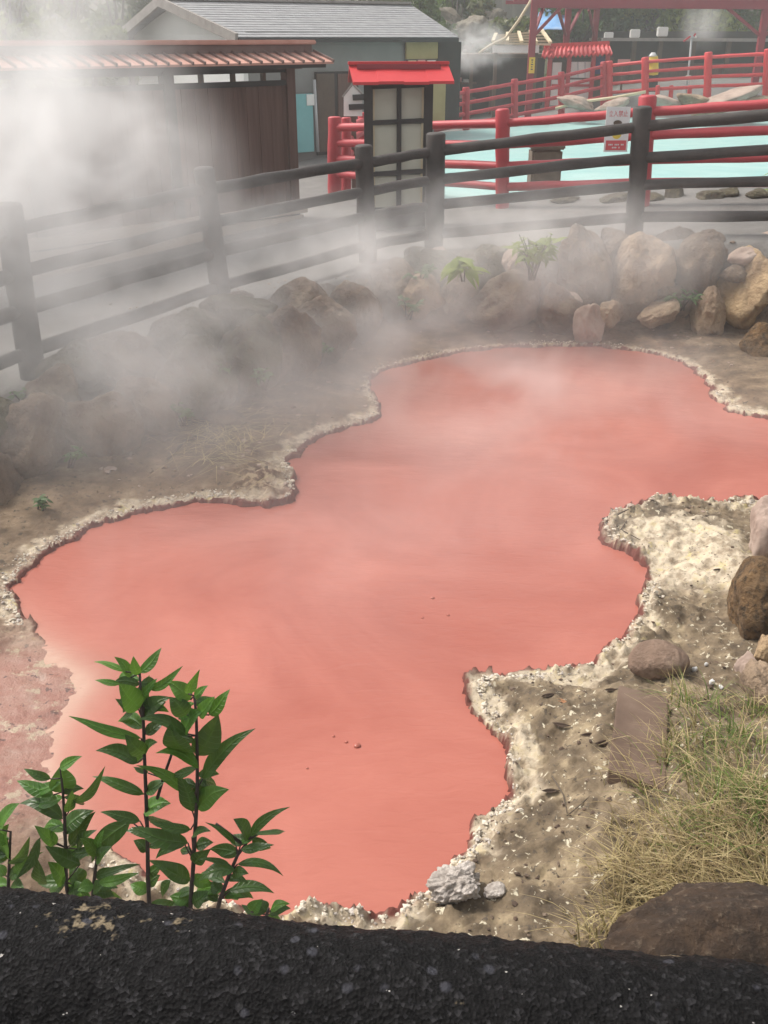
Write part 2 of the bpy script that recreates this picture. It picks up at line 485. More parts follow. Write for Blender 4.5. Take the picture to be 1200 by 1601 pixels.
def terrain(P):
    """P (n,2) -> z and masks"""
    X, Y = P[:, 0], P[:, 1]
    P3 = np.c_[P, np.zeros(len(P))]
    sw = sdist(P, shore)
    near = sw < 2.0
    jit = np.zeros(len(P))
    jit[near] = 0.06 * fbm(P3[near] * 2.6, 2, 77) + 0.06 * fbm(P3[near] * 7.5, 4, 3) + 0.022 * fbm(P3[near] * 31, 3, 9)
    sw = sw + jit
    sp = sdist(P, pit)
    lvl = base_level(X, Y)
    n1 = fbm(P3 * 1.1, 4, 21)
    # bank
    rb = sstep(0.15, 0.55, X) * sstep(5.9, 5.2, Y) * (1 - sstep(0.2, -0.2, X))      # near right bank
    nearb = sstep(2.75, 2.2, Y)
    q = np.maximum(rb, nearb)
    pm = at_z(50, 1125, ZW)
    mud = np.exp(-(((X - pm.x) / 0.46) ** 2 + ((Y - pm.y) / 0.58) ** 2) * 1.2)
    mud = np.clip(mud * 2.2, 0, 1) * (X < -0.7)
    s0 = np.clip(sw, 0, None)
    bank = ZW + 0.012 + 0.11 * (1 - np.exp(-s0 / 0.55)) * (1 - 0.9 * mud) + 0.03 * n1 * sstep(0, .3, s0)
    fine = np.zeros(len(P)); lump = np.zeros(len(P)); midn = np.zeros(len(P))
    fz = (sw < 1.6) & (sw > -0.3) & (Y < 10)
    if fz.any():
        fine[fz] = fbm(P3[fz] * 42, 3, 5)
        lump[fz] = fbm(P3[fz] * 14, 4, 11)
        midn[fz] = fbm(P3[fz] * 4.2, 4, 31)
    vfine = np.zeros(len(P)); vz = fz & (Y < 5.7)
    if vz.any(): vfine[vz] = fbm(P3[vz] * 85, 2, 55)
    rim = np.exp(-((s0 - 0.05) / 0.075) ** 2) * (1 - 0.8 * mud)
    nearf = sstep(5.8, 5.0, Y)
    bank = bank + (rim * (0.012 + 0.034 * lump + 0.02 * fine) + np.exp(-((s0 - 0.08) / 0.12) ** 2) * (0.012 * vfine + 0.006 * np.abs(lump)) * nearf) * (0.45 + 0.55 * np.maximum(rb, nearb)) + q * (0.05 * midn + 0.022 * lump + 0.012 * fine) + 0.006 * fine + 0.004 * vfine * q + mud * 0.012 * lump
    # left promontory is lumpy
    pp = at_z(425, 760, ZW)
    prom = np.exp(-(((X - pp.x) / 0.22) ** 2 + ((Y - pp.y) / 0.35) ** 2))
    bank = bank + prom * (0.05 + 0.07 * lump)
    # rise to the lower right
    g = at_z(1110, 1330, -0.3)
    bank = bank + 0.34 * np.exp(-(((X - g.x - 0.25) / 0.5) ** 2 + ((Y - g.y + 0.1) / 0.75) ** 2))
    wd = np.where(Y < 2.3, 0.9, 0.42)
    wd = np.where((X > 1.3) & (Y < 5.5), 0.3, wd)
    t = sstep(0.0, 1.0, np.clip(-sp / wd, 0, 1))
    out = lvl + 0.012 * n1 * (Y < 12)
    z = out * (1 - t) + np.maximum(bank, ZW + 0.012) * t
    # inside the pool
    z = np.where(sw < 0, ZW + 0.035 * np.exp(sw / 0.015) - 0.3 * (1 - np.exp(sw / 0.10)) - 0.01 + 0.02, z)
    z = np.where(sw < -0.03, np.minimum(z, ZW - 0.03), z)
    mm = sstep(0.25, 0.75, mud) * (np.abs(sw) < 0.5)
    z = z * (1 - mm) + (ZW + 0.10 * np.clip(sw, -0.4, 0.25) + 0.006 * lump * (sw > -0.05) + 0.002 * fine) * mm
    # pond basin
    spo = sdist(P, pond)
    z = np.where(spo < 0, np.minimum(z, 0.0), z)
    crustw = 0.075 + 0.06 * n1 + 0.06 * midn + 0.05 * rb + 0.03 * nearb * (X > 0)
    cr = at_z(1075, 880, ZW)
    whole = np.exp(-(((X - cr.x) / 0.5) ** 2 + ((Y - cr.y) / 0.55) ** 2))
    crust = sstep(0.025, -0.03, s0 - crustw + 0.11 * midn + 0.07 * lump) * (0.9 + 0.45 * lump)
    crust = np.maximum(crust, sstep(0.35, 0.65, whole * (0.85 + 0.5 * midn + 0.3 * lump)))
    crust = np.clip(crust * (1 - 0.8 * mud) * (1 - 0.45 * prom), 0, 1)
    sand = np.clip(np.maximum(rb, nearb * (X > -0.2)) * (0.9 + 0.5 * midn), 0, 1) * t
    return z, crust, mud, sand, np.clip(1 - t, 0, 1), sw, prom


def axis(lo, hi, fl, fh, step, grow=1.13, maxs=3.0):
    a = list(np.arange(fl, fh + 1e-6, step))
    s, v = step, fh
    while v < hi:
        s = min(s * grow, maxs); v += s; a.append(v)
    s, v = step, fl
    b = []
    while v > lo:
        s = min(s * grow, maxs); v -= s; b.append(v)
    return np.array(b[::-1] + a)


def grid_mesh(name, xs, ys, zf, mat, attrs=None, smooth=True):
    nx, ny = len(xs), len(ys)
    XX, YY = np.meshgrid(xs, ys)
    P = np.c_[XX.ravel(), YY.ravel()]
    res = zf(P)
    z = res[0]
    m = bpy.data.meshes.new(name)
    V = np.c_[P, z]
    idx = np.arange(nx * ny).reshape(ny, nx)
    F = np.stack([idx[:-1, :-1], idx[:-1, 1:], idx[1:, 1:], idx[1:, :-1]], -1).reshape(-1, 4)
    m.vertices.add(len(V)); m.vertices.foreach_set('co', V.ravel())
    m.loops.add(F.size); m.loops.foreach_set('vertex_index', F.ravel())
    m.polygons.add(len(F)); m.polygons.foreach_set('loop_start', np.arange(0, F.size, 4)); m.polygons.foreach_set('loop_total', np.full(len(F), 4))
    m.update(calc_edges=True)
    m.polygons.foreach_set('use_smooth', np.full(len(F), smooth))
    for k, nm in enumerate(attrs or []):
        a = m.attributes.new(nm, 'FLOAT', 'POINT')
        a.data.foreach_set('value', res[k + 1].astype(np.float32))
    m.materials.append(mat)
    o = bpy.data.objects.new(name, m)
    C.objects.link(o)
    return o


def attr(t, nm):
    a = t.nodes.new('ShaderNodeAttribute')
    a.attribute_name = nm
    return a.outputs['Fac']


def ground_material():
    m, t, b = new_mat('ground')
    v = mapped(t)
    L = t.links.new

    def rn(scale, stops, detail=7, rough=0.65, dist=0.0):
        n = tex_noise(t, scale, detail, rough, v, dist)
        r = ramp(t, stops)
        L(n.outputs[0], r.inputs[0])
        return r.outputs[0]
    soil = rn(5, [(0.28, (0.055, 0.038, 0.024)), (0.45, (0.12, 0.082, 0.05)), (0.58, (0.19, 0.135, 0.086)), (0.72, (0.30, 0.225, 0.15))])
    soil = mixc(t, rn(26, [(0.60, (0, 0, 0)), (0.66, (1, 1, 1))], 3), soil, (0.06, 0.045, 0.03))
    sand = rn(7, [(0.30, (0.045, 0.032, 0.021)), (0.42, (0.105, 0.077, 0.048)), (0.54, (0.18, 0.135, 0.085)), (0.68, (0.34, 0.27, 0.17))])
    sand = mixc(t, rn(38, [(0.59, (0, 0, 0)), (0.65, (1, 1, 1))], 3), sand, (0.09, 0.07, 0.05))
    sand = mixc(t, rn(30, [(0.62, (0, 0, 0)), (0.67, (1, 1, 1))], 3, 0.6, 0.4), sand, (0.55, 0.5, 0.38))
    crust = rn(11, [(0.30, (0.16, 0.12, 0.083)), (0.42, (0.36, 0.29, 0.205)), (0.54, (0.57, 0.49, 0.375)), (0.70, (0.56, 0.46, 0.27))])
    crust = mixc(t, rn(46, [(0.57, (0, 0, 0)), (0.66, (0.8, 0.8, 0.8))], 5), crust, (0.15, 0.125, 0.095))
    crust = mixc(t, rn(8.5, [(0.60, (0, 0, 0)), (0.68, (0.7, 0.7, 0.7))], 4), crust, (0.55, 0.47, 0.20))
    mud = rn(6, [(0.28, (0.15, 0.062, 0.045)), (0.44, (0.28, 0.128, 0.095)), (0.58, (0.33, 0.19, 0.148)), (0.72, (0.38, 0.29, 0.24))], 8, 0.7)
    mud = mixc(t, rn(9, [(0.56, (0, 0, 0)), (0.60, (1, 1, 1))], 7, 0.7), mud, (0.40, 0.31, 0.22))
    mud = mixc(t, rn(19, [(0.62, (0, 0, 0)), (0.66, (1, 1, 1))], 3), mud, (0.11, 0.055, 0.045))
    path = rn(2.2, [(0.3, (0.10, 0.096, 0.092)), (0.5, (0.135, 0.13, 0.125)), (0.7, (0.175, 0.17, 0.16))])
    path = mixc(t, rn(140, [(0.55, (0, 0, 0)), (0.7, (0.5, 0.5, 0.5))], 2), path, (0.36, 0.35, 0.33))
    hill = rn(0.8, [(0.3, (0.025, 0.035, 0.012)), (0.5, (0.06, 0.065, 0.03)), (0.64, (0.12, 0.11, 0.06)), (0.78, (0.26, 0.22, 0.16))])
    c = mixc(t, attr(t, 'sand'), soil, sand)
    c = mixc(t, attr(t, 'prom'), c, mixc(t, rn(16, [(0.45, (0, 0, 0)), (0.56, (1, 1, 1))]), (0.10, 0.055, 0.035), (0.42, 0.33, 0.22)))
    c = mixc(t, attr(t, 'crust'), c, crust)
    c = mixc(t, attr(t, 'mud'), c, mud)
    c = mixc(t, attr(t, 'path'), c, path)
    c = mixc(t, attr(t, 'hill'), c, hill)
    # the strip the water keeps wet is stained red-brown
    c = mixc(t, attr(t, 'wet'), c, (0.13, 0.035, 0.025))
    L(c, b.inputs['Base Color'])
    b.inputs['Roughness'].default_value = 0.9
    n2 = tex_noise(t, 60, 6, 0.7, v)
    add_bump(t, b, n2.outputs[0], 0.55, 0.012)
    n3 = tex_noise(t, 18, 6, 0.65, v)
    add_bump(t, b, n3.outputs[0], 0.4, 0.02)
    # wet mud shines
    r = t.nodes.new('ShaderNodeMapRange')
    r.inputs['To Min'].default_value = 0.92
    r.inputs['To Max'].default_value = 0.42
    L(attr(t, 'mud'), r.inputs['Value'])
    L(r.outputs[0], b.inputs['Roughness'])
    return m


def ground_fn(P):
    z, crust, mud, sand, path, sw, prom = terrain(P)
    nz = np.zeros(len(P)); nr = np.abs(sw) < 0.4
    nz[nr] = np.clip(fbm(np.c_[P[nr] * 3.3, np.zeros(nr.sum())], 4, 91) + 0.05, 0, 1)
    wet = np.clip(sstep(0.018 + 0.14 * nz, 0.003, sw) * (1 - mud) * np.where(sw < 0.012, 1, 0.55), 0, 1)
    hill = sstep(30, 37, P[:, 1])
    return z, crust, mud, sand, path, prom * 0.9, wet, hill


xs = axis(-70, 70, -3.0, 3.4, 0.0145, 1.16)
ya = np.arange(1.9, 5.6, 0.0135)
yb = axis(-12, 110, 5.6, 9.6, 0.028)
ys = np.r_[axis(-12, 1.9, 1.5, 1.87, 0.026), ya, yb[yb > ya[-1] + 0.015]]
ys = ys[np.r_[True, np.diff(ys) > 1e-4]]
ground = grid_mesh('ground', xs, ys, ground_fn, ground_material(), ['crust', 'mud', 'sand', 'path', 'prom', 'wet', 'hill'])
tag(ground, kind='structure')


def gz(x, y):
    return float(terrain(np.array([[x, y]]))[0][0])


def ground_at(px, py, z0=-0.45):
    z = z0
    for _ in range(12):
        p = at_z(px, py, z)
        z = 0.5 * z + 0.5 * gz(p.x, p.y)
    return at_z(px, py, z)


# ------------------------------------------------------------ the water
def water_material(name, c1, c2, rough, rip, shallow=None):
    m, t, b = new_mat(name)
    v = mapped(t)
    n = tex_noise(t, 0.85, 6, 0.6, v, 1.2)
    r = ramp(t, [(0.34, c1), (0.66, c2)])
    t.links.new(n.outputs[0], r.inputs[0])
    c = r.outputs[0]
    if shallow: c = mixc(t, attr(t, 'shallow'), c, shallow)
    t.links.new(c, b.inputs['Base Color'])
    b.inputs['Roughness'].default_value = rough
    b.inputs['IOR'].default_value = 1.33
    v2 = mapped(t, (5, 14, 1))
    n2 = tex_noise(t, 1.3, 4, 0.55, v2, 0.6)
    add_bump(t, b, n2.outputs[0], rip, 0.02)
    return m


def pool_fn(P):
    sw = sdist(P, shore)
    pm = at_z(50, 1125, ZW)
    mud = np.clip(np.exp(-(((P[:, 0] - pm.x) / 0.5) ** 2 + ((P[:, 1] - pm.y) / 0.7) ** 2)) * 1.8, 0, 1)
    sh = mud * np.exp(np.minimum(sw, 0) / 0.09)
    z = np.full(len(P), ZW) + 0.0012 * fbm(np.c_[P * (3, 7), np.zeros(len(P))], 3, 8)
    return z, sh * 0.95


pool = grid_mesh('pool_water', np.arange(-2.6, 5.6, 0.05), np.arange(1.9, 9.4, 0.05), pool_fn,
                 water_material('red_pool', (0.325, 0.096, 0.070), (0.42, 0.146, 0.110), 0.16, 0.25, (0.48, 0.32, 0.25)), ['shallow'])
tag(pool, kind='structure')
pw = link_mesh('pond_water', [(x, y, ZP) for x, y in pond], [tuple(range(len(pond)))],
               water_material('turquoise_pond', (0.33, 0.60, 0.585), (0.42, 0.67, 0.645), 0.25, 0.2))
tag(pw, kind='structure')

# bubbles breaking on the pool surface
for k, (px, py, r, lab) in enumerate([(558, 1166, 0.016, 'largest pink bubble swelling on the red pool near the shrub'), (541, 1160, 0.008, 'tiny pink bubble beside the largest one on the red pool'), (521, 1151, 0.007, 'lone tiny pink bubble off to the side of the largest bubble'), (676, 935, 0.011, 'pink bubble bursting in the middle of the red pool, the higher of its cluster'), (700, 962, 0.009, 'pink bubble in the middle of the red pool, lower right in its cluster'), (660, 966, 0.008, 'pink bubble in the middle of the red pool, lower left in its cluster'), (480, 1201, 0.006, 'lone pink bubble nearest the leafy shrub')]):
    p = at_z(px, py, ZW)
    bm = bmesh.new()
    bmesh.ops.create_uvsphere(bm, u_segments=16, v_segments=10, radius=r)
    for vtx in bm.verts: vtx.co.z *= 0.7
    me = bpy.data.meshes.new('bubble'); bm.to_mesh(me); bm.free()
    me.polygons.foreach_set('use_smooth', [True] * len(me.polygons))
    me.materials.append(pool.data.materials[0])
    o = bpy.data.objects.new('bubble', me); C.objects.link(o); o.location = (p.x, p.y, ZW)
    tag(o, lab, 'bubble', 'bubbles on the red pool')

# ------------------------------------------------------------ rocks
_ico = {}


def ico(sub):
    if sub not in _ico:
        bm = bmesh.new()
        bmesh.ops.create_icosphere(bm, subdivisions=sub, radius=1)
        bm.verts.index_update()
        _ico[sub] = (np.array([v.co[:] for v in bm.verts]), [tuple(v.index for v in f.verts) for f in bm.faces])
        bm.free()
    return _ico[sub]


def rock(name, c, sx, sy, sz, mat, seed, label, cat='rock', group=None, rough=0.15, facets=13, sub=5, rotz=None, tilt=0.3, fsoft=26, dmin=0.58):
    V, F = ico(sub)
    r = np.random.RandomState(seed)
    N = r.normal(size=(facets, 3)); N /= np.linalg.norm(N, axis=1)[:, None]
    d = dmin + (0.96 - dmin) * r.rand(facets)
    cosn = np.clip(V @ N.T, 0.02, None)
    rr = d[None, :] / cosn
    rr = np.c_[rr, np.full(len(V), 1.0)]
    rad = (np.sum(np.clip(rr, 0.1, 30) ** (-fsoft), axis=1)) ** (-1.0 / fsoft)
    P = V * rad[:, None]
    P = P + V * (rough * fbm(V * 2.1 + seed, 5, seed) + rough * 0.30 * fbm(V * 8 + seed, 4, seed + 3) - rough * 0.5 * np.clip(0.16 - np.abs(fbm(V * 1.7 + seed + 5, 3, seed + 9)), 0, 1) / 0.16 * 0.6)[:, None]
    P /= np.abs(P).max(0)[None, :]
    P = P * np.array([sx / 2, sy / 2, sz / 2])
    a = r.uniform(-0.3, 0.3) if rotz is None else rotz
    Mx = np.array((Matrix.Rotation(a, 3, 'Z') @ Matrix.Rotation(r.uniform(-tilt, tilt), 3, 'Y')))
    P = P @ Mx.T
    o = link_mesh(name, P + np.array(c), F, mat, None, c, True)
    return tag(o, label, cat, group)


def rock_px(px, py, wpx, hpx, d, mat, seed, label, depth=0.85, **kw):
    c = at_d(px, py, d)
    sx = msize(wpx, d, c.z)
    sz = msize(hpx, d, c.z) / 0.93
    return rock('boulder', c, sx, max(sx, sz) * depth, sz, M[mat], seed, label, 'boulder', kw.pop('group', 'boulders of the pool wall'), **kw)


# (px, py, width, height, distance, material, label)
right_wall = [
    (1000, 437, 98, 108, 9.45, 'rock_tan', 'large tan boulder with a smooth pale face, below the red-capped fence post'),
    (1092, 433, 96, 112, 9.5, 'rock_brown', 'large upright brown boulder between the smooth tan one and the golden one'),
    (1168, 462, 92, 116, 9.25, 'rock_gold', 'golden sunlit boulder with bright cracked faces at the pool wall'),
    (963, 388, 66, 58, 9.75, 'rock_brown', 'brown boulder leaning on the shoulder of the large smooth tan boulder'),
    (1057, 384, 56, 46, 9.8, 'rock_brown', 'small reddish brown boulder wedged above the gap beside the tan boulder'),
    (1152, 392, 70, 44, 9.8, 'rock_brown', 'wide low brown boulder capping the wall above the golden boulder'),
    (1203, 400, 50, 58, 9.6, 'rock_pink', 'pale boulder at the frame edge above the golden boulder'),
    (907, 432, 78, 122, 9.6, 'rock_brown', 'tall boulder half lost in steam left of the smooth tan boulder'),
    (867, 482, 72, 66, 9.2, 'rock_brown', 'blocky brown boulder in steam at the foot of the far wall'),
    (787, 470, 104, 68, 9.2, 'rock_brown', 'wide brown boulder below the leafy bamboo plants'),
    (660, 464, 58, 58, 9.15, 'rock_tan', 'small ochre boulder in steam below the dark mossy recess'),
    (1031, 489, 62, 34, 9.1, 'rock_tan', 'flat pale stone lying at the foot of the large tan boulder'),
    (1107, 490, 42, 68, 9.05, 'rock_tan', 'slim upright tan stone leaning beside the golden boulder'),
    (920, 510, 42, 56, 8.95, 'rock_pink', 'small squared pale block on the bank in steam'),
    (948, 493, 46, 36, 9.05, 'rock_tan', 'small tan stone beside the squared pale block'),
    (1196, 546, 66, 66, 8.4, 'rock_rust', 'rounded mossy brown boulder on the bank under the golden boulder'),
    (668, 420, 74, 62, 9.7, 'rock_dark', 'dark mossy boulder below the thick short fence post'),
    (757, 428, 84, 74, 9.6, 'rock_dark', 'black mossy boulder behind the bright bamboo leaves'),
    (835, 425, 88, 62, 9.7, 'rock_dark', 'dark boulder shaded by the taller bamboo plant'),
    (803, 412, 34, 36, 9.35, 'rock_pink', 'small pinkish stone set between the two dark bamboo boulders'),
    (612, 452, 70, 72, 9.35, 'rock_brown', 'hazy boulder under the paired fence posts'),
    (716, 462, 54, 56, 9.3, 'rock_brown', 'small brown boulder between the ochre one and the wide brown one'),
    (1245, 470, 90, 110, 9.3, 'rock_brown', 'big boulder cut off by the frame beyond the golden boulder'),
]
left_wall = [
    (226, 640, 88, 82, 6.35, 'rock_brown', 'round light-brown boulder clear of the steam on the slope'),
    (152, 672, 112, 112, 6.05, 'rock_brown', 'large squarish brown boulder below the round light-brown one'),
    (58, 698, 98, 142, 5.85, 'rock_brown', 'tall upright boulder with ferns at its foot'),
    (92, 626, 84, 88, 6.3, 'rock_brown', 'hazy brown boulder stacked on the tall upright boulder'),
    (0, 782, 76, 120, 5.4, 'rock_brown', 'dark reddish boulder low down at the frame edge by the pool crust'),
    (2, 672, 70, 96, 5.85, 'rock_dark', 'green-grey mossy boulder at the frame edge'),
    (308, 602, 108, 118, 6.75, 'rock_dark', 'dark hollow-sided boulder beside the round light-brown one'),
    (290, 540, 112, 84, 7.3, 'rock_dark', 'hazy dark boulder high in the wall below the second fence post'),
    (196, 570, 138, 76, 6.95, 'rock_brown', 'broad flat-topped boulder in steam above the squarish brown one'),
    (388, 560, 96, 102, 7.1, 'rock_dark', 'dark weedy boulder half covered by drifting steam'),
    (448, 540, 92, 104, 7.6, 'rock_brown', 'hazy boulder where the bank narrows toward the far wall'),
    (505, 515, 92, 90, 8.1, 'rock_brown', 'faint boulder deep in the steam at the bend of the wall'),
    (556, 485, 80, 84, 8.7, 'rock_brown', 'faint boulder in steam just left of the paired posts'),
    (375, 505, 100, 70, 7.6, 'rock_dark', 'dark boulder topping the wall right of the second fence post'),
    (460, 478, 90, 62, 8.3, 'rock_brown', 'flat-topped boulder under the fence where steam drifts over'),
    (110, 575, 90, 60, 6.75, 'rock_dark', 'hazy wall-top boulder right of the first fence post'),
    (-50, 720, 80, 120, 5.5, 'rock_brown', 'boulder mostly outside the frame beside the mossy one'),
]
for k, (px, py, a, b_, d, mt, lab) in enumerate(right_wall + left_wall):
    rock_px(px, py, a * 1.24, b_ * 1.22, d, mt, 40 + k, lab)

fr_ = random.Random(21)
for k in range(44):
    i = fr_.randrange(len(wall_px) - 2) + 1
    (xa, ya_), (xb, yb_) = wall_px[i], wall_px[i + 1] if i + 1 < len(wall_px) else wall_px[i]
    t_ = fr_.random()
    q = at_path(xa + (xb - xa) * t_, ya_ + (yb_ - ya_) * t_)
    dn_ = fr_.uniform(0.02, 0.42)
    nx_, ny_ = (0.0 - q.x * 0.5), (5.2 - q.y)
    l_ = math.hypot(nx_, ny_)
    x_, y_ = q.x + nx_ / l_ * dn_, q.y + ny_ / l_ * dn_
    z_ = q.z + (gz(x_, y_) - q.z) * 0.75
    s_ = fr_.uniform(0.16, 0.34)
    hazy = q.x < -0.1
    rock('boulder', Vector((x_, y_, z_ + s_ * 0.15)), s_ * fr_.uniform(0.9, 1.4), s_, s_ * fr_.uniform(0.7, 1.0), M[fr_.choice(['rock_brown', 'rock_dark', 'rock_brown', 'rock_pink' if not hazy else 'rock_dark'])], 700 + k,
         'small steam-hazed stone wedged between the big boulders left of the paired fence posts' if hazy else 'small stone wedged between the big boulders right of the paired fence posts', 'boulder', 'wedge stones hazed by steam' if hazy else 'wedge stones of the far wall', sub=4)

near_rocks = [
    (1197, 832, 58, 130, 4.45, 'rock_pink', 'upright pink-grey slab rock standing at the crusted spit', 0.6, dict(facets=14)),
    (1186, 945, 100, 165, 3.95, 'rock_rust', 'rust-brown mossy boulder overhanging the white crust', 0.8, dict(rough=0.16)),
    (1196, 1015, 40, 60, 3.55, 'rock_gold', 'small yellow stone tucked under the rust-brown mossy boulder', 0.8, {}),
    (1163, 1062, 40, 96, 3.5, 'rock_pink', 'slim pale sliver of rock leaning at the edge of the grass', 0.5, dict(facets=14)),
    (1196, 1105, 70, 150, 3.3, 'rock_tan', 'tan boulder behind the grass clump at the frame edge', 0.8, {}),
]
for k, (px, py, a, b_, d, mt, lab, dep, kw) in enumerate(near_rocks):
    rock_px(px, py, a, b_, d, mt, 120 + k, lab, dep, group='rocks beside the near bank', **kw)
c = at_d(1130, 1520, 1.62)
rock('boulder', c + Vector((0.02, 0, -0.03)), 0.80, 0.5, 0.46, M['rock_umber'], 143, 'big dark brown boulder just beyond the black rail beside the dry grass', 'boulder', rough=0.12, facets=9, rotz=0.2, tilt=0.25, sub=6, dmin=0.7)

p = ground_at(1027, 1042)
rock('stone', p + Vector((0, 0, 0.035)), msize(100, p.y, p.z), msize(100, p.y, p.z) * 0.85, 0.15, M['rock_flat'], 61, 'round flat grey-pink stone lying on the sandy bank', 'stone', rough=0.03, facets=6, tilt=0.03, fsoft=8, dmin=0.88)
p = ground_at(714, 1400)
rock('crusted_rock', p + Vector((0, 0.02, 0.02)), msize(92, p.y, p.z), 0.16, 0.15, M['crust_rock'], 63, 'knobbly white-crusted rock at the near edge of the red pool', 'rock', rough=0.42, facets=9, sub=6)
p = ground_at(352, 660)
rock('stone', p + Vector((0, 0, 0.02)), msize(70, p.y, p.z), 0.3, 0.14, M['rock_brown'], 64, 'flat brown stone lying among dry straw on the far bank', 'stone', rough=0.06)
p = ground_at(842, 560 + 470)
rock('clod', p + Vector((0, 0, 0.01)), 0.12, 0.08, 0.05, M['slab'], 65, 'small grey clod of dirt at the water edge of the sandy bank', 'clod', rough=0.2)
p = ground_at(775, 1395)
rock('crusted_rock', p + Vector((0, 0.0, 0.012)), 0.09, 0.07, 0.05, M['crust_rock'], 66, 'small flaky tan crust chunk beside the white-crusted rock', 'rock', rough=0.2)

# grey slab set in the bank
cor = [ground_at(963, 1100), ground_at(1042, 1110), ground_at(1040, 1235), ground_at(948, 1222)]
mb = MB()
top = [Vector(q) + Vector((0, 0, 0.055)) for q in cor]
zt = sum(q.z for q in top) / 4
top = [Vector((q.x, q.y, 0.35 * q.z + 0.65 * zt)) for q in top]
bot = [Vector((q.x, q.y, q.z - 0.16)) for q in top]
mb.add(top + bot, [(3, 2, 1, 0), (0, 1, 5, 4), (1, 2, 6, 5), (2, 3, 7, 6), (3, 0, 4, 7), (4, 5, 6, 7)])
o = mb.build('stone_slab', M['slab'], None, top[0])
bv = o.modifiers.new('bevel', 'BEVEL'); bv.width = 0.006; bv.segments = 2
tag(o, 'flat rectangular grey slab half buried at the edge of the dry grass', 'slab')

# stones round the pond
for k, (px, py, a, b_, lab) in enumerate([
        (1057, 306, 34, 18, 'pointed dark stone rising from the near edge of the turquoise pond'),
        (1110, 309, 46, 12, 'low flat dark stone on the near edge of the turquoise pond'),
        (1145, 305, 44, 14, 'smooth dome of dark stone on the near pond edge'),
        (1190, 307, 46, 12, 'dark pond-edge stone beside the small bamboo sprig'),
        (1020, 311, 40, 9, 'thin dark pond-edge stone right of the red-capped post'),
        (965, 313, 50, 9, 'flat hazy pond-edge stone left of the red-capped post'),
        (885, 314, 52, 9, 'flat hazy pond-edge stone in front of the grey block in the pond')]):
    c = at_path(px, py + 3)
    rock('pond_stone', c + Vector((0, 0.1, 0.02)), msize(a, c.y), 0.35, msize(b_ * 1.7, c.y), M['rock_dark'], 160 + k, lab, 'stone', 'stones along the near pond edge', sub=4)
for k, (px, py, a, b_, d, mt, lab) in enumerate([
        (905, 160, 70, 20, 25.6, 'rock_pink', 'grey stone under the white pipe at the far pond edge'),
        (960, 164, 60, 22, 25.4, 'rock_pink', 'green-grey stone left of the red post cap across the pond'),
        (1042, 159, 70, 18, 25.4, 'rock_pink', 'dark stone in the far pond bank below the short red stakes'),
        (1085, 156, 60, 20, 25.3, 'rock_tan', 'brown-grey stone in the far pond bank below the tall red post'),
        (1135, 151, 110, 18, 25.4, 'rock_pink', 'long pale sunlit ledge on the far pond bank'),
        (1180, 158, 70, 24, 25.2, 'rock_tan', 'rough brown stone at the frame edge of the far pond bank'),
        (1250, 156, 90, 24, 25.2, 'rock_tan', 'far pond bank stone beyond the frame edge'),
        (1120, 166, 90, 18, 25.0, 'rock_tan', 'low brown stone touching the water under the pale ledge')]):
    rock_px(px, py + 2, a * 1.05, b_ * 0.95, d, mt, 180 + k, lab, 0.7, group='stones of the far pond bank', sub=4)
# grey block standing in the pond
p = at_z(848, 300, ZP)
mb = MB()
zt = at_d(848, 232, p.y).z
wd = msize(46, p.y, 0.3)
mb.box((p.x, p.y, (zt + 0.0) / 2), wd, wd, zt, None, 0.03)
o = mb.build('stone_block', M['slab'], None, (p.x, p.y, 0))
smooth_by_angle(o)
cp = MB(); cp.box((p.x, p.y, zt + 0.03), wd + 0.05, wd + 0.05, 0.06, None, 0.015)
cp.build('cap', M['slab'], o)
tag(o, 'squared grey stone block standing in the turquoise pond', 'block')


# ------------------------------------------------------------ fences
def log_pts(a, b, n, wob, seed):
    r = random.Random(seed)
    a, b = Vector(a), Vector(b)
    out = []
    for i in range(n + 1):
        t = i / n
        q = a.lerp(b, t)
        if 0 < i < n: q += Vector((r.uniform(-wob, wob), r.uniform(-wob, wob), r.uniform(-wob, wob)))
        out.append(q)
    return out


def post(mb, base, top, r0, seed, cap=0.02, n=16):
    rr = random.Random(seed)
    pts = log_pts(base, top, 6, r0 * 0.05, seed)
    rad = [r0 * rr.uniform(0.95, 1.05) for _ in pts]
    d = (pts[-1] - pts[-2]).normalized()
    pts += [pts[-1] + d * cap * 0.6, pts[-1] + d * cap]
    rad += [r0 * 0.9, r0 * 0.7]
    mb.tube(pts, rad, n)


def bez(a, b, sag=0.0):
    return [a, a.lerp(b, 0.25) - Vector((0, 0, sag * 0.75)), a.lerp(b, 0.5) - Vector((0, 0, sag)), a.lerp(b, 0.75) - Vector((0, 0, sag * 0.75)), b]


def fence(name, label, posts, fracs, rp, rr, mpost, mrail, gap=None, sink=0.15, ext=0.0, caps=None):
    """posts: list of (base Vector, top Vector); rails join neighbours at fractions of the height"""
    root = empty(name, posts[0][0], label, 'fence')
    for k, (a, b) in enumerate(posts):
        mb = MB()
        post(mb, a - (b - a).normalized() * sink, b, rp if not hasattr(rp, '__len__') else rp[k], k * 7 + 3)
        smooth_by_angle(mb.build('post', mpost, root), 50)
    for k in range(len(posts) - 1):
        if gap and k in gap: continue
        for j, f in enumerate(fracs):
            a = posts[k][0].lerp(posts[k][1], f)
            b = posts[k + 1][0].lerp(posts[k + 1][1], f)
            r = random.Random(k * 31 + j)
            pts = log_pts(a, b, 6, rr * 0.12, k * 13 + j)
            mb = MB()
            mb.tube(pts, [rr * r.uniform(0.92, 1.07) for _ in pts], 14)
            smooth_by_angle(mb.build('rail', mrail, root), 50)
    return root


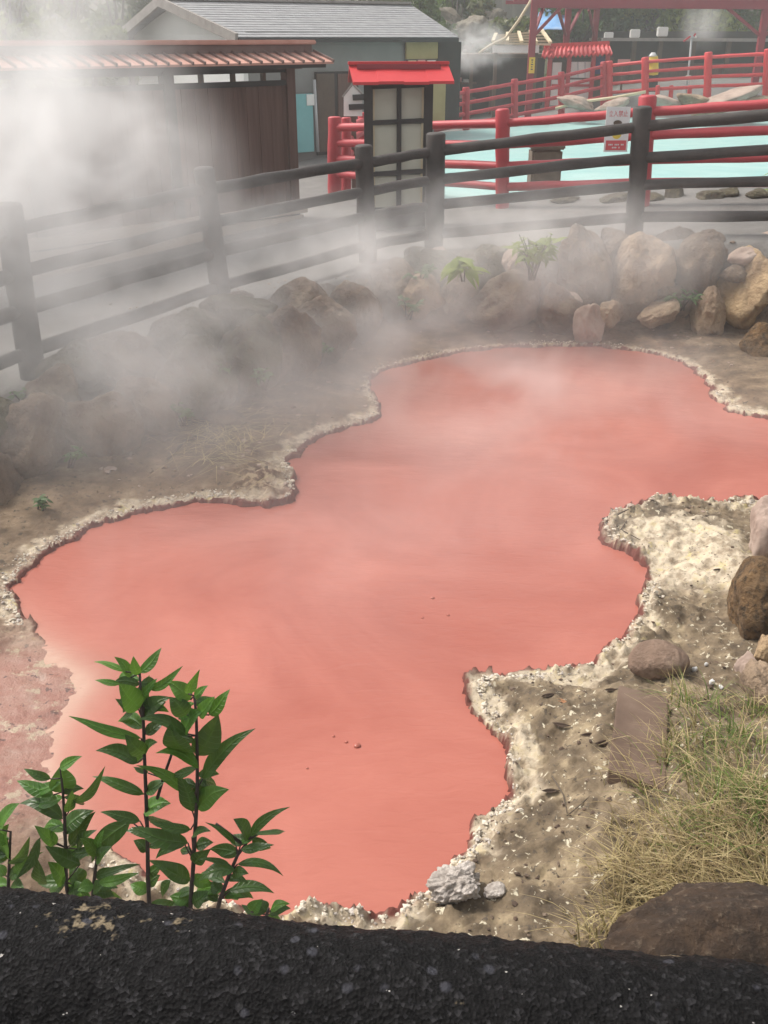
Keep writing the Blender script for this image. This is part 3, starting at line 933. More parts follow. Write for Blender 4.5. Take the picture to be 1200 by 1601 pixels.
fp = [(-330, 748, -385, 440), (52, 588, 12, 322), (348, 480, 318, 265), (575, 410, 568, 230), (678, 393, 681, 211), (990, 369, 1004, 170), (1430, 374, 1468, 122)]
posts = []
for bx, by, tx, ty in fp:
    a = at_path(bx, by)
    b = at_d(tx, ty, a.y - 0.02)
    posts.append((a, b))
fence('log_fence', 'black log post-and-rail fence curving around the red pool', posts, (0.865, 0.625, 0.41, 0.155), [0.095, 0.095, 0.088, 0.09, 0.10, 0.09, 0.09], 0.051, M['log'], M['log'])

rp_ = [(523, 296, 523, 185), (785, 325, 785, 173), (1001, 322, 1012, 152), (1330, 326, 1345, 128)]
posts = []
for bx, by, tx, ty in rp_:
    a = at_path(bx, by)
    if bx == 523: a = at_d(bx, by, 14.6)
    b = at_d(tx, ty, a.y)
    posts.append((a, b))
rf = fence('red_fence', 'red tubular rail fence along the near edge of the turquoise pond', posts, (0.87, 0.655, 0.435, 0.22), [0.10, 0.085, 0.10, 0.09], 0.052, M['red'], M['red'])
a0 = at_d(541, 290, 14.9); t0 = at_d(541, 186, 14.9)
a1 = at_d(566, 262, 17.5); t1 = at_d(566, 178, 17.5)
posts = [(a0, t0), (a1, t1)]
fence('red_fence', 'short red rail fence running away from the camera beside the pointed white board', posts, (0.87, 0.655, 0.435, 0.22), 0.075, 0.05, M['red'], M['red'])

fa = [(665, 214, 663, 150, 23.5), (728, 203, 728, 138, 24.5), (804, 188, 804, 125, 25.5), (877, 174, 877, 114, 26.6), (943, 159, 943, 98, 27.8)]
posts = [(at_d(bx, by, d), at_d(tx, ty, d)) for bx, by, tx, ty, d in fa]
fence('red_fence', 'red ramp fence climbing from the dark shop up to the red-roofed kiosk', posts, (0.9, 0.64, 0.38, 0.12), 0.085, 0.045, M['red'], M['red'])
fb = [(952, 157, 952, 97, 27.8), (1008, 153, 1008, 91, 27.2), (1105, 148, 1107, 83, 26.4), (1197, 145, 1200, 78, 25.8), (1300, 142, 1305, 70, 25.2)]
posts = [(at_d(bx, by, d), at_d(tx, ty, d)) for bx, by, tx, ty, d in fb]
fence('red_fence', 'bright red level fence on the rocks across the pond', posts, (0.9, 0.66, 0.43, 0.2), 0.095, 0.042, M['red2'], M['red2'], sink=0.4)
for k, (px, lab) in enumerate([(1028, 'short red stake nearest the yellow drum under the level fence'), (1049, 'middle short red stake under the level fence'), (1078, 'short red stake nearest the tall red post under the level fence')]):
    a = at_d(px, 157, 26.9); b = at_d(px, 135, 26.9)
    mb = MB(); post(mb, a - Vector((0, 0, 0.3)), b, 0.055, k)
    tag(smooth_by_angle(mb.build('red_stake', M['red2'], None, a), 50), lab, 'stake', 'short red stakes across the pond')

# ------------------------------------------------------------ the black rail at the front
def tar_material():
    m, t, b = new_mat('tarred_rail')
    v = mapped(t)
    L = t.links.new
    vo = t.nodes.new('ShaderNodeTexVoronoi'); vo.inputs['Scale'].default_value = 230; vo.inputs['Randomness'].default_value = 1
    n0 = tex_noise(t, 40, 3, 0.5, v)
    wv = mixc(t, 0.006, v, n0.outputs['Color'])
    L(wv, vo.inputs['Vector'])
    r = ramp(t, [(0.0, (0.002, 0.0018, 0.002)), (0.5, (0.004, 0.0037, 0.004)), (0.85, (0.009, 0.0085, 0.009)), (1.0, (0.028, 0.027, 0.029))])
    sp = t.nodes.new('ShaderNodeSeparateColor'); L(vo.outputs['Color'], sp.inputs[0])
    L(sp.outputs[0], r.inputs[0])
    col = r.outputs[0]
    vo2 = t.nodes.new('ShaderNodeTexVoronoi'); vo2.inputs['Scale'].default_value = 48
    L(wv, vo2.inputs['Vector'])
    sp2 = t.nodes.new('ShaderNodeSeparateColor'); L(vo2.outputs['Color'], sp2.inputs[0])
    r2 = ramp(t, [(0.84, (0, 0, 0)), (0.90, (0.9, 0.9, 0.9))]); L(sp2.outputs[1], r2.inputs[0])
    r2b = ramp(t, [(0.2, (1, 1, 1)), (0.34, (0, 0, 0))]); L(vo2.outputs['Distance'], r2b.inputs[0])
    fl = mixc(t, 1.0, r2.outputs[0], r2b.outputs[0], 'MULTIPLY')
    col = mixc(t, fl, col, (0.045, 0.045, 0.054))
    # worn tan patches where the coating has chipped off
    n4 = tex_noise(t, 8, 5, 0.75, v)
    r4 = ramp(t, [(0.64, (0, 0, 0)), (0.68, (1, 1, 1))]); L(n4.outputs[0], r4.inputs[0])
    col = mixc(t, r4.outputs[0], col, (0.20, 0.16, 0.105))
    n5 = tex_noise(t, 95, 2, 0.5, v)
    r5 = ramp(t, [(0.745, (0, 0, 0)), (0.76, (1, 1, 1))]); L(n5.outputs[0], r5.inputs[0])
    col = mixc(t, r5.outputs[0], col, (0.42, 0.40, 0.38))
    L(col, b.inputs['Base Color'])
    b.inputs['Roughness'].default_value = 0.62
    b.inputs['Specular IOR Level'].default_value = 0.12
    add_bump(t, b, vo.outputs['Distance'], 0.7, 0.004)
    n2 = tex_noise(t, 240, 4, 0.7, v)
    add_bump(t, b, n2.outputs[0], 0.8, 0.003)
    return m


RR = 0.108
# line of the rail's upper silhouette, pushed down by the radius along the image
def rail_axis(px, py_top, d_top):
    q = at_d(px, py_top, d_top)
    r = (q - Vector((0, 0, H))).normalized()
    perp = Vector((0, r.z, -r.y)).normalized()
    if perp.z > 0: perp = -perp
    return q + perp * RR


zr = 1.05
A = rail_axis(0, 1378, 0.84)
B = rail_axis(1200, 1522, 0.74)
A.z = B.z = (A.z + B.z) / 2 if abs(A.z - B.z) < 0.3 else zr
dv = (B - A).normalized()
P0, P1 = A - dv * 1.1, B + dv * 1.1
root = empty('log_fence', (0, P0.lerp(P1, 0.5).y, float(zpath(0))), 'thick black tar-coated log rail crossing right in front of the camera', 'fence')
n_l, n_a = 900, 110
L_ = (P1 - P0).length
tt = np.linspace(0, 1, n_l)
aa = np.linspace(0, 2 * math.pi, n_a, endpoint=False)
U = Vector((0, 0, 1)); V_ = dv.cross(U).normalized(); U = V_.cross(dv)
Tg, Ag = np.meshgrid(tt, aa, indexing='ij')
ctr = np.array(P0)[None, :] + Tg.ravel()[:, None] * np.array(P1 - P0)[None, :]
nrm = np.cos(Ag.ravel())[:, None] * np.array(U)[None, :] + np.sin(Ag.ravel())[:, None] * np.array(V_)[None, :]
pp = ctr + nrm * RR
disp = 0.008 * fbm(pp * 5, 4, 2) + 0.004 * fbm(pp * 55, 4, 4) + 0.004 * np.maximum(0, fbm(pp * 130, 2, 6))
pp = ctr + nrm * (RR + disp)[:, None]
F = []
for i in range(n_l - 1):
    for k in range(n_a):
        k2 = (k + 1) % n_a
        F.append((i * n_a + k, i * n_a + k2, (i + 1) * n_a + k2, (i + 1) * n_a + k))
F.append(tuple(range(n_a - 1, -1, -1)))
F.append(tuple(range((n_l - 1) * n_a, n_l * n_a)))
tar = tar_material()
link_mesh('rail', pp, F, tar, root, None, True)
for q in (P0 + dv * 0.25, P1 - dv * 0.25):
    mb = MB(); post(mb, Vector((q.x, q.y, float(zpath(q.x)) - 0.2)), Vector((q.x, q.y, q.z + 0.2)), 0.12, 5)
    smooth_by_angle(mb.build('post', M['log'], root), 50)


# ------------------------------------------------------------ leafy plants
def leaf_geo(base, tip, width, nrm, fold=0.25, droop=0.1, n=6, pos=0.45):
    """pointed blade with a folded midrib: returns verts, faces"""
    base, tip = Vector(base), Vector(tip)
    ax = tip - base
    Ln = ax.length
    X = ax.normalized()
    N = Vector(nrm); N = (N - X * N.dot(X)).normalized()
    Y = N.cross(X)
    vs, fs = [], []
    ph = (base.x * 91 + base.z * 57 + tip.x * 33) % 6.28
    curl = 0.10 * math.sin(ph * 3.1)
    cols = (-1, -0.55, 0, 0.55, 1)
    for i in range(n + 1):
        t = i / n
        wv = (math.sin(math.pi * min(1, t ** (math.log(0.5) / math.log(pos)))) ** 0.85) * (1 - 0.35 * t) if 0 < t < 1 else 0.02
        wv = max(wv, 0.02) * width / 2
        mid = base + X * (Ln * t) - Vector((0, 0, 1)) * (0.10 * Ln * max(0, t - 0.7) ** 1.5 * 3) + N * (droop * Ln * (4 * t * (1 - t)) * 0.5) + Y * (curl * Ln * math.sin(math.pi * t))
        for cx in cols:
            a = abs(cx)
            lift = fold * (a ** 0.7) - 0.22 * a * a + 0.10 * a * math.sin(t * 9 + ph + (2 if cx > 0 else 0))
            vs.append(mid + Y * (wv * cx) + N * (wv * lift))
    for i in range(n):
        for c in range(4):
            a = i * 5 + c
            fs.append((a, a + 1, a + 6, a + 5))
    return vs, fs


def zpt(X, Y, d):  # points read on a 2.4x enlargement of the lower left
    return at_d(X / 2.4, 950 + Y / 2.4, d)


shrubs = {
    'tall': dict(label='tallest leafy green shrub stem with a bright top whorl before the pool', d=1.36, stems=[[(560, 1120), (555, 1010), (553, 850), (547, 690), (542, 560), (538, 430), (528, 330), (524, 245)], [(590, 715), (612, 640), (640, 560), (655, 515)]], leaves=[
        (525, 245, 605, 145, 52, 1), (520, 252, 500, 178, 46, 2), (490, 262, 428, 180, 46, 1), (470, 240, 350, 198, 30, 2), (450, 287, 355, 268, 30, 1), (525, 375, 445, 278, 112, 1), (540, 372, 560, 248, 60, 1), (560, 305, 685, 210, 42, 1), (520, 382, 432, 338, 48, 0), (537, 412, 640, 330, 84, 0), (530, 490, 255, 395, 50, 1), (545, 475, 625, 408, 62, 0), (545, 545, 468, 470, 76, 0), (545, 545, 590, 500, 56, 0), (515, 582, 358, 530, 78, 0), (540, 700, 345, 625, 56, 0), (540, 772, 640, 730, 84, 1), (545, 690, 625, 640, 64, 0), (525, 800, 375, 760, 54, 0), (490, 800, 342, 945, 92, 0), (555, 860, 470, 835, 48, 0), (550, 915, 500, 870, 56, 0), (690, 690, 510, 582, 52, 1), (555, 1065, 488, 1035, 62, 1), (550, 1000, 610, 950, 50, 0), (556, 620, 500, 595, 30, 0), (552, 1040, 600, 1000, 56, 0), (530, 330, 590, 260, 40, 1)]),
    'dark': dict(label='dark-stemmed shrub with broad dark leaves right of the tallest stem', d=1.32, stems=[[(712, 1180), (716, 1090), (726, 950), (734, 800), (740, 680), (740, 600), (738, 480), (736, 400), (728, 330)]], leaves=[
        (745, 602, 583, 538, 74, 1), (738, 555, 818, 392, 118, 0), (710, 545, 640, 425, 124, 0), (705, 482, 515, 410, 62, 0), (700, 402, 635, 330, 92, 0), (715, 345, 628, 272, 80, 2), (705, 322, 748, 225, 52, 1), (730, 335, 780, 288, 48, 1), (785, 402, 862, 300, 66, 1), (745, 405, 805, 328, 72, 2), (760, 642, 957, 440, 74, 0), (722, 765, 668, 618, 104, 0), (740, 755, 858, 675, 92, 1), (705, 882, 492, 815, 84, 0), (715, 832, 560, 798, 46, 0), (735, 895, 800, 878, 62, 0), (720, 912, 676, 905, 40, 0), (690, 882, 583, 937, 46, 0), (713, 1022, 556, 940, 84, 0), (720, 1105, 782, 1058, 74, 0), (640, 1022, 613, 1088, 48, 0), (728, 700, 770, 640, 60, 0), (690, 470, 760, 380, 90, 1), (728, 960, 790, 900, 66, 0), (720, 1060, 660, 1085, 50, 0), (715, 1130, 640, 1120, 60, 0), (720, 860, 790, 835, 46, 0)]),
    'side': dict(label='slender side shrub with drooping narrow leaves nearest the pool middle', d=1.3, stems=[[(806, 1180), (825, 1095), (860, 1000), (890, 930), (930, 875), (960, 850)], [(900, 880), (850, 840), (810, 810)]], leaves=[
        (885, 890, 768, 798, 30, 0), (930, 872, 875, 788, 80, 0), (940, 857, 1087, 738, 46, 0), (905, 907, 1028, 884, 48, 0), (890, 907, 828, 932, 54, 0), (890, 962, 1062, 1000, 46, 0), (880, 982, 745, 1020, 72, 0), (870, 1002, 932, 995, 54, 0), (860, 1062, 1028, 1065, 62, 0), (830, 1065, 798, 1020, 62, 0), (860, 962, 743, 938, 26, 0), (840, 1088, 912, 1082, 34, 1), (850, 1020, 930, 1030, 44, 0), (820, 1100, 740, 1075, 46, 0), (905, 880, 970, 850, 36, 1)]),
    'left': dict(label='shorter bushy shrub left of the tallest stem with drooping lower leaves', d=1.36, stems=[[(262, 1130), (248, 1030), (246, 900), (242, 790), (236, 690), (230, 640)]], leaves=[
        (235, 692, 228, 588, 116, 1), (225, 602, 307, 552, 50, 1), (190, 642, 88, 600, 42, 0), (200, 702, 62, 643, 66, 1), (255, 732, 392, 583, 46, 0), (235, 792, 73, 728, 78, 0), (238, 842, 352, 755, 92, 0), (258, 765, 270, 678, 52, 0), (262, 892, 357, 758, 72, 0), (300, 962, 168, 888, 78, 0), (215, 882, 128, 812, 62, 1), (150, 862, 58, 1012, 46, 0), (150, 862, 232, 808, 32, 0), (150, 1035, 140, 938, 84, 0), (240, 1035, 178, 948, 84, 1), (300, 1045, 258, 970, 84, 0), (290, 905, 362, 828, 60, 0), (246, 960, 320, 930, 60, 0), (246, 1000, 190, 1010, 60, 0), (250, 1080, 330, 1050, 70, 0)]),
    'low': dict(label='low leafy shoot tucked between the bushy shrub and the tallest stem', d=1.33, stems=[[(345, 1120), (352, 1030), (362, 950), (366, 900)]], leaves=[
        (355, 1012, 527, 955, 42, 0), (370, 1032, 522, 987, 46, 1), (360, 1045, 442, 1048, 52, 0), (362, 930, 300, 860, 60, 0), (362, 940, 420, 890, 70, 0), (350, 1040, 290, 1060, 60, 1), (365, 905, 390, 830, 50, 1), (350, 1075, 430, 1080, 60, 0), (350, 1060, 400, 1030, 60, 0)]),
    'edge': dict(label='broad bright-leaved shrub at the frame edge above the black rail', d=1.36, stems=[[(28, 1110), (33, 1010), (36, 930), (40, 840)]], leaves=[
        (35, 935, 32, 805, 124, 2), (0, 832, 72, 728, 74, 1), (60, 1012, 162, 908, 42, 1), (20, 1005, -5, 960, 54, 1), (35, 1010, 100, 990, 60, 0), (30, 880, -60, 840, 60, 1), (34, 960, 110, 850, 50, 0), (34, 1060, 90, 1050, 70, 0), (30, 1040, -40, 1040, 70, 1)]),
    'tip': dict(label='small leaf tips just clearing the rail past the drooping narrow-leaved shrub', d=1.24, stems=[[(990, 1200), (1000, 1150), (1008, 1128)]], leaves=[
        (940, 1140, 985, 1090, 62, 1), (1015, 1135, 1087, 1108, 46, 2), (985, 1150, 905, 1110, 40, 0), (1000, 1140, 960, 1095, 60, 0), (1010, 1150, 1090, 1125, 50, 0)]),
}
for key, sd in shrubs.items():
    rs = random.Random(key)
    d = sd['d']
    st0 = sd['stems'][0]
    b0 = zpt(st0[0][0], st0[0][1], d)
    base = Vector((b0.x, b0.y - 0.03, gz(b0.x, b0.y) - 0.02))
    root = empty('shrub', base, sd['label'], 'shrub', 'leafy shrubs behind the black rail')
    mb = MB()
    for k, stp in enumerate(sd['stems']):
        pts = [zpt(x, y, d) for x, y in stp]
        if k == 0: pts = [base, base.lerp(pts[0], 0.5)] + pts
        rad = np.linspace(0.0052 if k == 0 else 0.0032, 0.0022, len(pts))
        mb.tube(pts, list(rad), 8)
    for lx, ly, *_r in sd['leaves']:      # short leaf stalks
        best = min((abs(ly + 18 - sy) + abs(lx - sx), sx, sy) for stp in sd['stems'] for sx, sy in stp[1:])
        if best[0] < 120: mb.tube([zpt(best[1], best[2], d), zpt(lx, ly, d)], 0.0014, 5)
    mb.build('stem', M['stem'], root, None, True)
    vs, fs, fm, along = [], [], [], []
    for lx, ly, tx, ty, wpx, tone in sd['leaves']:
        dz = rs.uniform(-0.03, 0.03)
        bpt = zpt(lx, ly, d + dz * 0.4)
        tpt = zpt(tx, ty, d + dz)
        view = (Vector((0, 0, H)) - bpt).normalized()
        nrm = (view + Vector((rs.uniform(-0.8, 0.8), rs.uniform(-0.3, 0.3), rs.uniform(0.2, 1.1)))).normalized()
        width = msize(wpx / 2.4, d, bpt.z) * 0.98
        v_, f_ = leaf_geo(bpt, tpt, width, nrm, rs.uniform(0.25, 0.6), rs.uniform(0.02, 0.26), 12, 0.42)
        k = len(vs)
        vs += v_; fs += [tuple(i + k for i in f) for f in f_]; fm += [tone] * len(f_); along += [(i // 5) / 12 for i in range(len(v_))]
    for stp in sd['stems'][:1]:                 # the leaves farther round each stem
        for _ in range(int(len(sd['leaves']) * 0.55)):
            i = rs.randrange(len(stp) - 1)
            f_t = rs.random()
            sx, sy = stp[i][0] + (stp[i + 1][0] - stp[i][0]) * f_t, stp[i][1] + (stp[i + 1][1] - stp[i][1]) * f_t
            a_ = rs.choice([rs.uniform(-0.9, 0.5), math.pi + rs.uniform(-0.5, 0.9)])
            ln_ = rs.uniform(70, 125)
            dz = rs.uniform(0.01, 0.07)
            bpt = zpt(sx, sy, d + 0.006)
            tpt = zpt(sx + ln_ * math.cos(a_), sy - ln_ * math.sin(a_) * 0.6, d + dz)
            nrm = Vector((rs.uniform(-0.5, 0.5), -0.5, rs.uniform(0.3, 0.9)))
            v_, f_ = leaf_geo(bpt, tpt, msize(rs.uniform(42, 68) / 2.4, d, bpt.z), nrm, rs.uniform(0.25, 0.6), rs.uniform(0.0, 0.25), 10, 0.42)
            k = len(vs)
            vs += v_; fs += [tuple(i2 + k for i2 in f) for f in f_]; fm += [rs.choice([0, 0, 1])] * len(f_); along += [(i2 // 5) / 10 for i2 in range(len(v_))]
    o = link_mesh('foliage', vs, fs, None, root, None, True, [M['leaf_dark'], M['leaf_mid'], M['leaf_bright']], fm)
    for nm, vals in (('across', [(1, .55, 0, .55, 1)[i % 5] for i in range(len(vs))]), ('along', along)):
        at = o.data.attributes.new(nm, 'FLOAT', 'POINT')
        at.data.foreach_set('value', np.array(vals, np.float32))


def leafy(name, px, py, d, hpx, wpx, nleaf, mat, label, cat, seed, lw=0.3, group=None, lpx=40, zr_=(-0.75, 0.5)):
    r = random.Random(seed)
    base = at_d(px, py, d)
    root = empty(name, base, label, cat, group)
    mb = MB(); vs, fs = [], []
    hh, ww = msize(hpx, d, base.z), msize(wpx, d, base.z)
    ll = msize(lpx, d, base.z)
    ns = max(3, nleaf // 7)
    tips = []
    for k in range(ns):
        tp = base + Vector((r.uniform(-.5, .5) * ww, r.uniform(-.4, .2) * ww, hh * r.uniform(0.5, 1)))
        mb.tube([base + Vector((r.uniform(-.03, .03), 0, -0.05)), base.lerp(tp, 0.6) + Vector((0, 0, hh * .08)), tp], [0.006, 0.005, 0.003], 6)
        tips.append(tp)
    for k in range(nleaf):
        tp = base.lerp(r.choice(tips), r.uniform(0.5, 1.0))
        a = r.uniform(0, 2 * math.pi)
        dr = Vector((math.cos(a), math.sin(a) * 0.8 - 0.3, r.uniform(*zr_))).normalized()
        L2 = ll * r.uniform(0.65, 1.1)
        v_, f_ = leaf_geo(tp, tp + dr * L2, L2 * lw, Vector((0, -0.5, 1)), 0.2, 0.15, 6, 0.4)
        j = len(vs); vs += v_; fs += [tuple(i + j for i in f) for f in f_]
    mb.build('stem', M['stem'], root, None, True)
    link_mesh('foliage', vs, fs, mat, root, None, True)
    return root


leafy('bamboo_plant', 722, 432, 8.85, 34, 44, 24, M['leaf_bamboo'], 'bright bamboo-leaved plant sprouting low from the dark wall stones', 'plant', 3, 0.34, 'bamboo-leaved plants on the far wall', 38, (-1.3, 0.1))
leafy('bamboo_plant', 832, 430, 9.0, 66, 60, 95, M['leaf_bamboo'], 'taller paler bamboo-leaved plant on the wall, with a stalk above its leaves', 'plant', 4, 0.33, 'bamboo-leaved plants on the far wall', 25, (-1.2, 0.4))
leafy('bamboo_plant', 1205, 315, 11.6, 50, 30, 26, M['leaf_bamboo'], 'bamboo sprig at the frame edge beside the turquoise pond', 'plant', 5, 0.2, 'bamboo-leaved plants on the far wall', 26)
for k, (px, py, d, lab) in enumerate([
        (345, 585, 6.75, 'small green weed on the dark hollow-sided boulder'), (412, 600, 6.7, 'small green weed at the foot of the dark weedy boulder'),
        (112, 720, 5.7, 'ferny weed growing at the foot of the tall upright boulder'), (60, 795, 5.2, 'low weed near the dark reddish boulder at the frame edge'),
        (285, 655, 6.2, 'little weed below the round light-brown boulder'), (500, 560, 7.7, 'hazy weed where the bank narrows'),
        (32, 628, 6.2, 'weed sprouting by the first fence post'), (655, 440, 9.1, 'weed hanging under the thick short fence post'),
        (1065, 478, 9.1, 'weed between the big tan and brown boulders'), (640, 492, 8.9, 'weed at the foot of the small ochre boulder')]):
    leafy('weed', px, py, d, 26, 44, 30, M['leaf_weed'], lab, 'weed', 50 + k, 0.45, 'small weeds on the pool walls', 15)

# ------------------------------------------------------------ grass, straw, litter
def blades(name, spots, mats, seed, label, zf=1.0):
    r = random.Random(seed)
    vs, fs, fm = [], [], []
    for (p, Ln, wd, lean, az, tone) in spots:
        dr = Vector((math.cos(az), math.sin(az), 0))
        side = Vector((-math.sin(az), math.cos(az), 0))
        k = len(vs)
        ns = 4
        for i in range(ns + 1):
            t = i / ns
            c = p + Vector((0, 0, zf)) * Ln * (t - 0.5 * lean * t * t) + dr * Ln * lean * (t ** 1.6)
            hw = wd * (1 - t * 0.92) / 2
            vs += [c + side * hw, c - side * hw]
        for i in range(ns):
            a = k + 2 * i
            fs.append((a, a + 1, a + 3, a + 2)); fm.append(tone)
    o = link_mesh(name, vs, fs, None, None, (0, 0, 0), False, mats, fm)
    return tag(o, label, 'grass', None, 'stuff')


M['straw'] = leaf_mat('straw_blade', (0.36, 0.27, 0.13), (0.60, 0.49, 0.27), 0.8, 0.25, 12)
M['straw2'] = leaf_mat('tan_blade', (0.20, 0.135, 0.07), (0.34, 0.25, 0.13), 0.8, 0.2, 12)
M['gblade'] = leaf_mat('green_blade', (0.07, 0.125, 0.02), (0.19, 0.26, 0.055), 0.7, 0.3, 12)
gr = random.Random(11)
spots = []
def terr_batch(pxs, z0):
    pts = np.array([tuple(at_z(a, b, z0).xy) for a, b in pxs])
    return pts
cl = []
for _ in range(132):      # clump centres in the photo's grass patch
    while True:
        px, py = gr.uniform(905, 1215), gr.uniform(1085, 1475)
        lim = 960 + max(0, (1230 - py)) * 0.45 - max(0, py - 1330) * 0.45
        if px > lim + 12 and not (px < 1050 and py < 1130): break
    green = max(0, min(1, (px - 985) / 120)) * max(0, min(1, (1360 - py) / 120))
    cl.append((px, py, green))
cpos = []
for px, py, green in cl:
    q = ground_at(px, py, -0.3)
    cpos.append((q, green))
cand = []
for q, green in cpos:
    for _ in range(27):
        cand.append((q.x + gr.gauss(0, 0.035), q.y + gr.gauss(0, 0.045), green))
zz = terrain(np.array([(a, b) for a, b, _ in cand]))[0]
for (x, y, green), z in zip(cand, zz):
    tone = 2 if gr.random() < green * 0.48 else (0 if gr.random() < 0.62 else 1)
    az = gr.uniform(0, 2 * math.pi) if gr.random() < 0.5 else gr.gauss(math.pi, 0.7)
    spots.append((Vector((x, y, z - 0.005)), gr.uniform(0.06, 0.19), gr.uniform(0.003, 0.0075), gr.uniform(0.35, 1.25), az, tone))
blades('grass', spots, [M['straw'], M['straw2'], M['gblade']], 1, 'tangle of straw-coloured and green grass on the near bank')

spots = []
for _ in range(420):
    px, py = gr.gauss(335, 40), gr.gauss(668, 26)
    q = at_z(px, py, -0.42)
    spots.append((Vector((q.x, q.y, gz(q.x, q.y) + 0.01)), gr.uniform(0.1, 0.3), 0.006, gr.uniform(1.3, 1.9), gr.uniform(0, 6.28), 0))
blades('straw', spots, [M['straw']], 2, 'scattered dry straw around the flat brown stone on the far bank', 0.3)


def scatter(name, n, fn, size, mats, seed, label, flat=0.6):
    r = random.Random(seed)
    V, F = ico(1)
    vs, fs, fm = [], [], []
    xy = [fn(r) for _ in range(n)]
    zz = terrain(np.array(xy))
    for (x, y), z, s_w, mu in zip(xy, zz[0], zz[5], zz[2]):
        if mu > 0.25: continue
        if s_w < 0.012: continue
        s = size * math.exp(r.gauss(0, 0.45))
        P = V * (np.array([r.uniform(.7, 1.3), r.uniform(.7, 1.3), flat * r.uniform(.6, 1.2)]) * s)
        P = P * (1 + 0.25 * np.random.RandomState(r.randrange(9999)).normal(size=(len(V), 1)))
        P = P + np.array([x, y, z + s * 0.2])
        k = len(vs); vs += P.tolist(); fs += [tuple(i + k for i in f) for f in F]; fm += [r.randrange(len(mats))] * len(F)
    o = link_mesh(name, vs, fs, None, None, (0, 0, 0), False, mats, fm)
    return tag(o, label, 'gravel', None, 'stuff')


def near_bank(r):
    q = at_z(r.uniform(600, 1180), r.uniform(770, 1470), -0.42)
    return (q.x, q.y)


scatter('gravel', 700, near_bank, 0.005, [M['slab'], M['litter'], M['rock_brown'], M['litter']], 3, 'fine gravel and crumbs of crust over the near bank')


def rim_pts(r):
    i = r.randrange(len(shore))
    a, b = shore[i], shore[(i + 1) % len(shore)]
    t = r.random()
    e = a + (b - a) * t
    nn = np.array([b[1] - a[1], a[0] - b[0]]); nn = nn / (np.linalg.norm(nn) + 1e-9)
    off = abs(r.gauss(0, 0.03)) + 0.003
    q1 = e + nn * off
    if sdist(np.array([q1]), shore)[0] < 0: q1 = e - nn * off
    return tuple(q1)


scatter('crust_crumbs', 6500, rim_pts, 0.0045, [M['crumb'], M['crumb'], M['crumb'], M['crumb'], M['crust_rock']], 4, 'knobbly pale mineral crumbs along the edge of the red pool', 0.8)


def far_bank(r):
    q = at_z(r.uniform(150, 1150), r.uniform(500, 800), -0.42)
    return (q.x, q.y)


scatter('gravel', 900, far_bank, 0.012, [M['rock_tan'], M['rock_brown'], M['rock_pink']], 5, 'small stones and dry bits scattered over the far bank', 0.5)

lit = [(375 / 2.4, 810, 60, 0)]
for k, (X, Y, Ln, ang, mt, lab) in enumerate([
        (375, 812, 60, 0.35, 'litter', 'curled dark dead leaf nearest the water on the sandy bank'),
        (425, 838, 62, -0.5, 'litter_orange', 'small orange dead leaf on the sandy bank'),
        (425, 920, 70, -0.2, 'litter', 'curled dark dead leaf below the orange leaf'),
        (525, 957, 66, 0.25, 'litter', 'curled dark dead leaf left of the grey slab, higher of two'),
        (580, 985, 74, 0.4, 'litter', 'curled dark dead leaf touching the grey slab'),
        (610, 790, 50, 0.1, 'litter', 'dark dead leaf just below the round flat stone'),
        (1010, 340, 40, 0.3, 'litter', 'dark dead leaf on the white crusted spit'),
        (385, 1170, 70, 0.05, 'litter', 'blunt dark dead leaf lowest on the sandy bank')]):
    px, py = 700 + X / 2.4, 750 + Y / 2.4
    q = ground_at(px, py)
    L2 = msize(Ln / 2.4, q.y, q.z)
    dr = Vector((math.cos(ang), math.sin(ang), 0))
    v_, f_ = leaf_geo(q - dr * L2 / 2 + Vector((0, 0, .006)), q + dr * L2 / 2 + Vector((0, 0, .006)), L2 * 0.32, (0, -.3, 1), 1.3, -0.2, 6, 0.5)
    o = link_mesh('dead_leaf', v_, f_, M[mt], None, q, True)
    sm = o.modifiers.new('thick', 'SOLIDIFY'); sm.thickness = 0.002
    tag(o, lab, 'leaf', 'dead leaves on the sandy bank')
for k, (pts, rad, lab) in enumerate([
        ([(925, 816), (945, 812), (965, 806), (982, 798)], 0.006, 'dark twig poking over the water from the crusted spit'),
        ([(862, 1215), (880, 1245), (886, 1275)], 0.0025, 'thin curved twig on the sandy bank'),
        ([(885, 1278), (905, 1262), (922, 1246)], 0.002, 'thin straight twig crossing the curved one'),
        ([(985, 808), (970, 830), (1000, 846)], 0.004, 'bent dark twig lying on the tip of the crusted spit'),
        ([(262, 720), (290, 690), (330, 672)], 0.008, 'grey twig leaning on the straw of the far bank')]):
    q = [ground_at(*p) + Vector((0, 0, 0.008)) for p in pts]
    mb = MB(); mb.tube(q, [rad] * (len(q) - 1) + [rad * 0.5], 7)
    tag(mb.build('twig', M['twig'], None, q[0], True), lab, 'twig', 'twigs on the banks')
for k, (px, py, s, lab) in enumerate([(1084, 1050, 0.03, 'white scrap nearest the round flat stone'), (1112, 1070, 0.028, 'white scrap lowest beside the grass'), (1126, 1078, 0.024, 'white scrap beside the slim pale sliver of rock'), (1103, 1042, 0.02, 'smallest white scrap behind the others')]):
    q = ground_at(px, py)
    rock('scrap', q + Vector((0, 0, 0.012)), s, s * 0.8, s * 1.1, M['scrap'], 300 + k, lab, 'scrap', 'white scraps behind the grass', sub=3, rough=0.3)

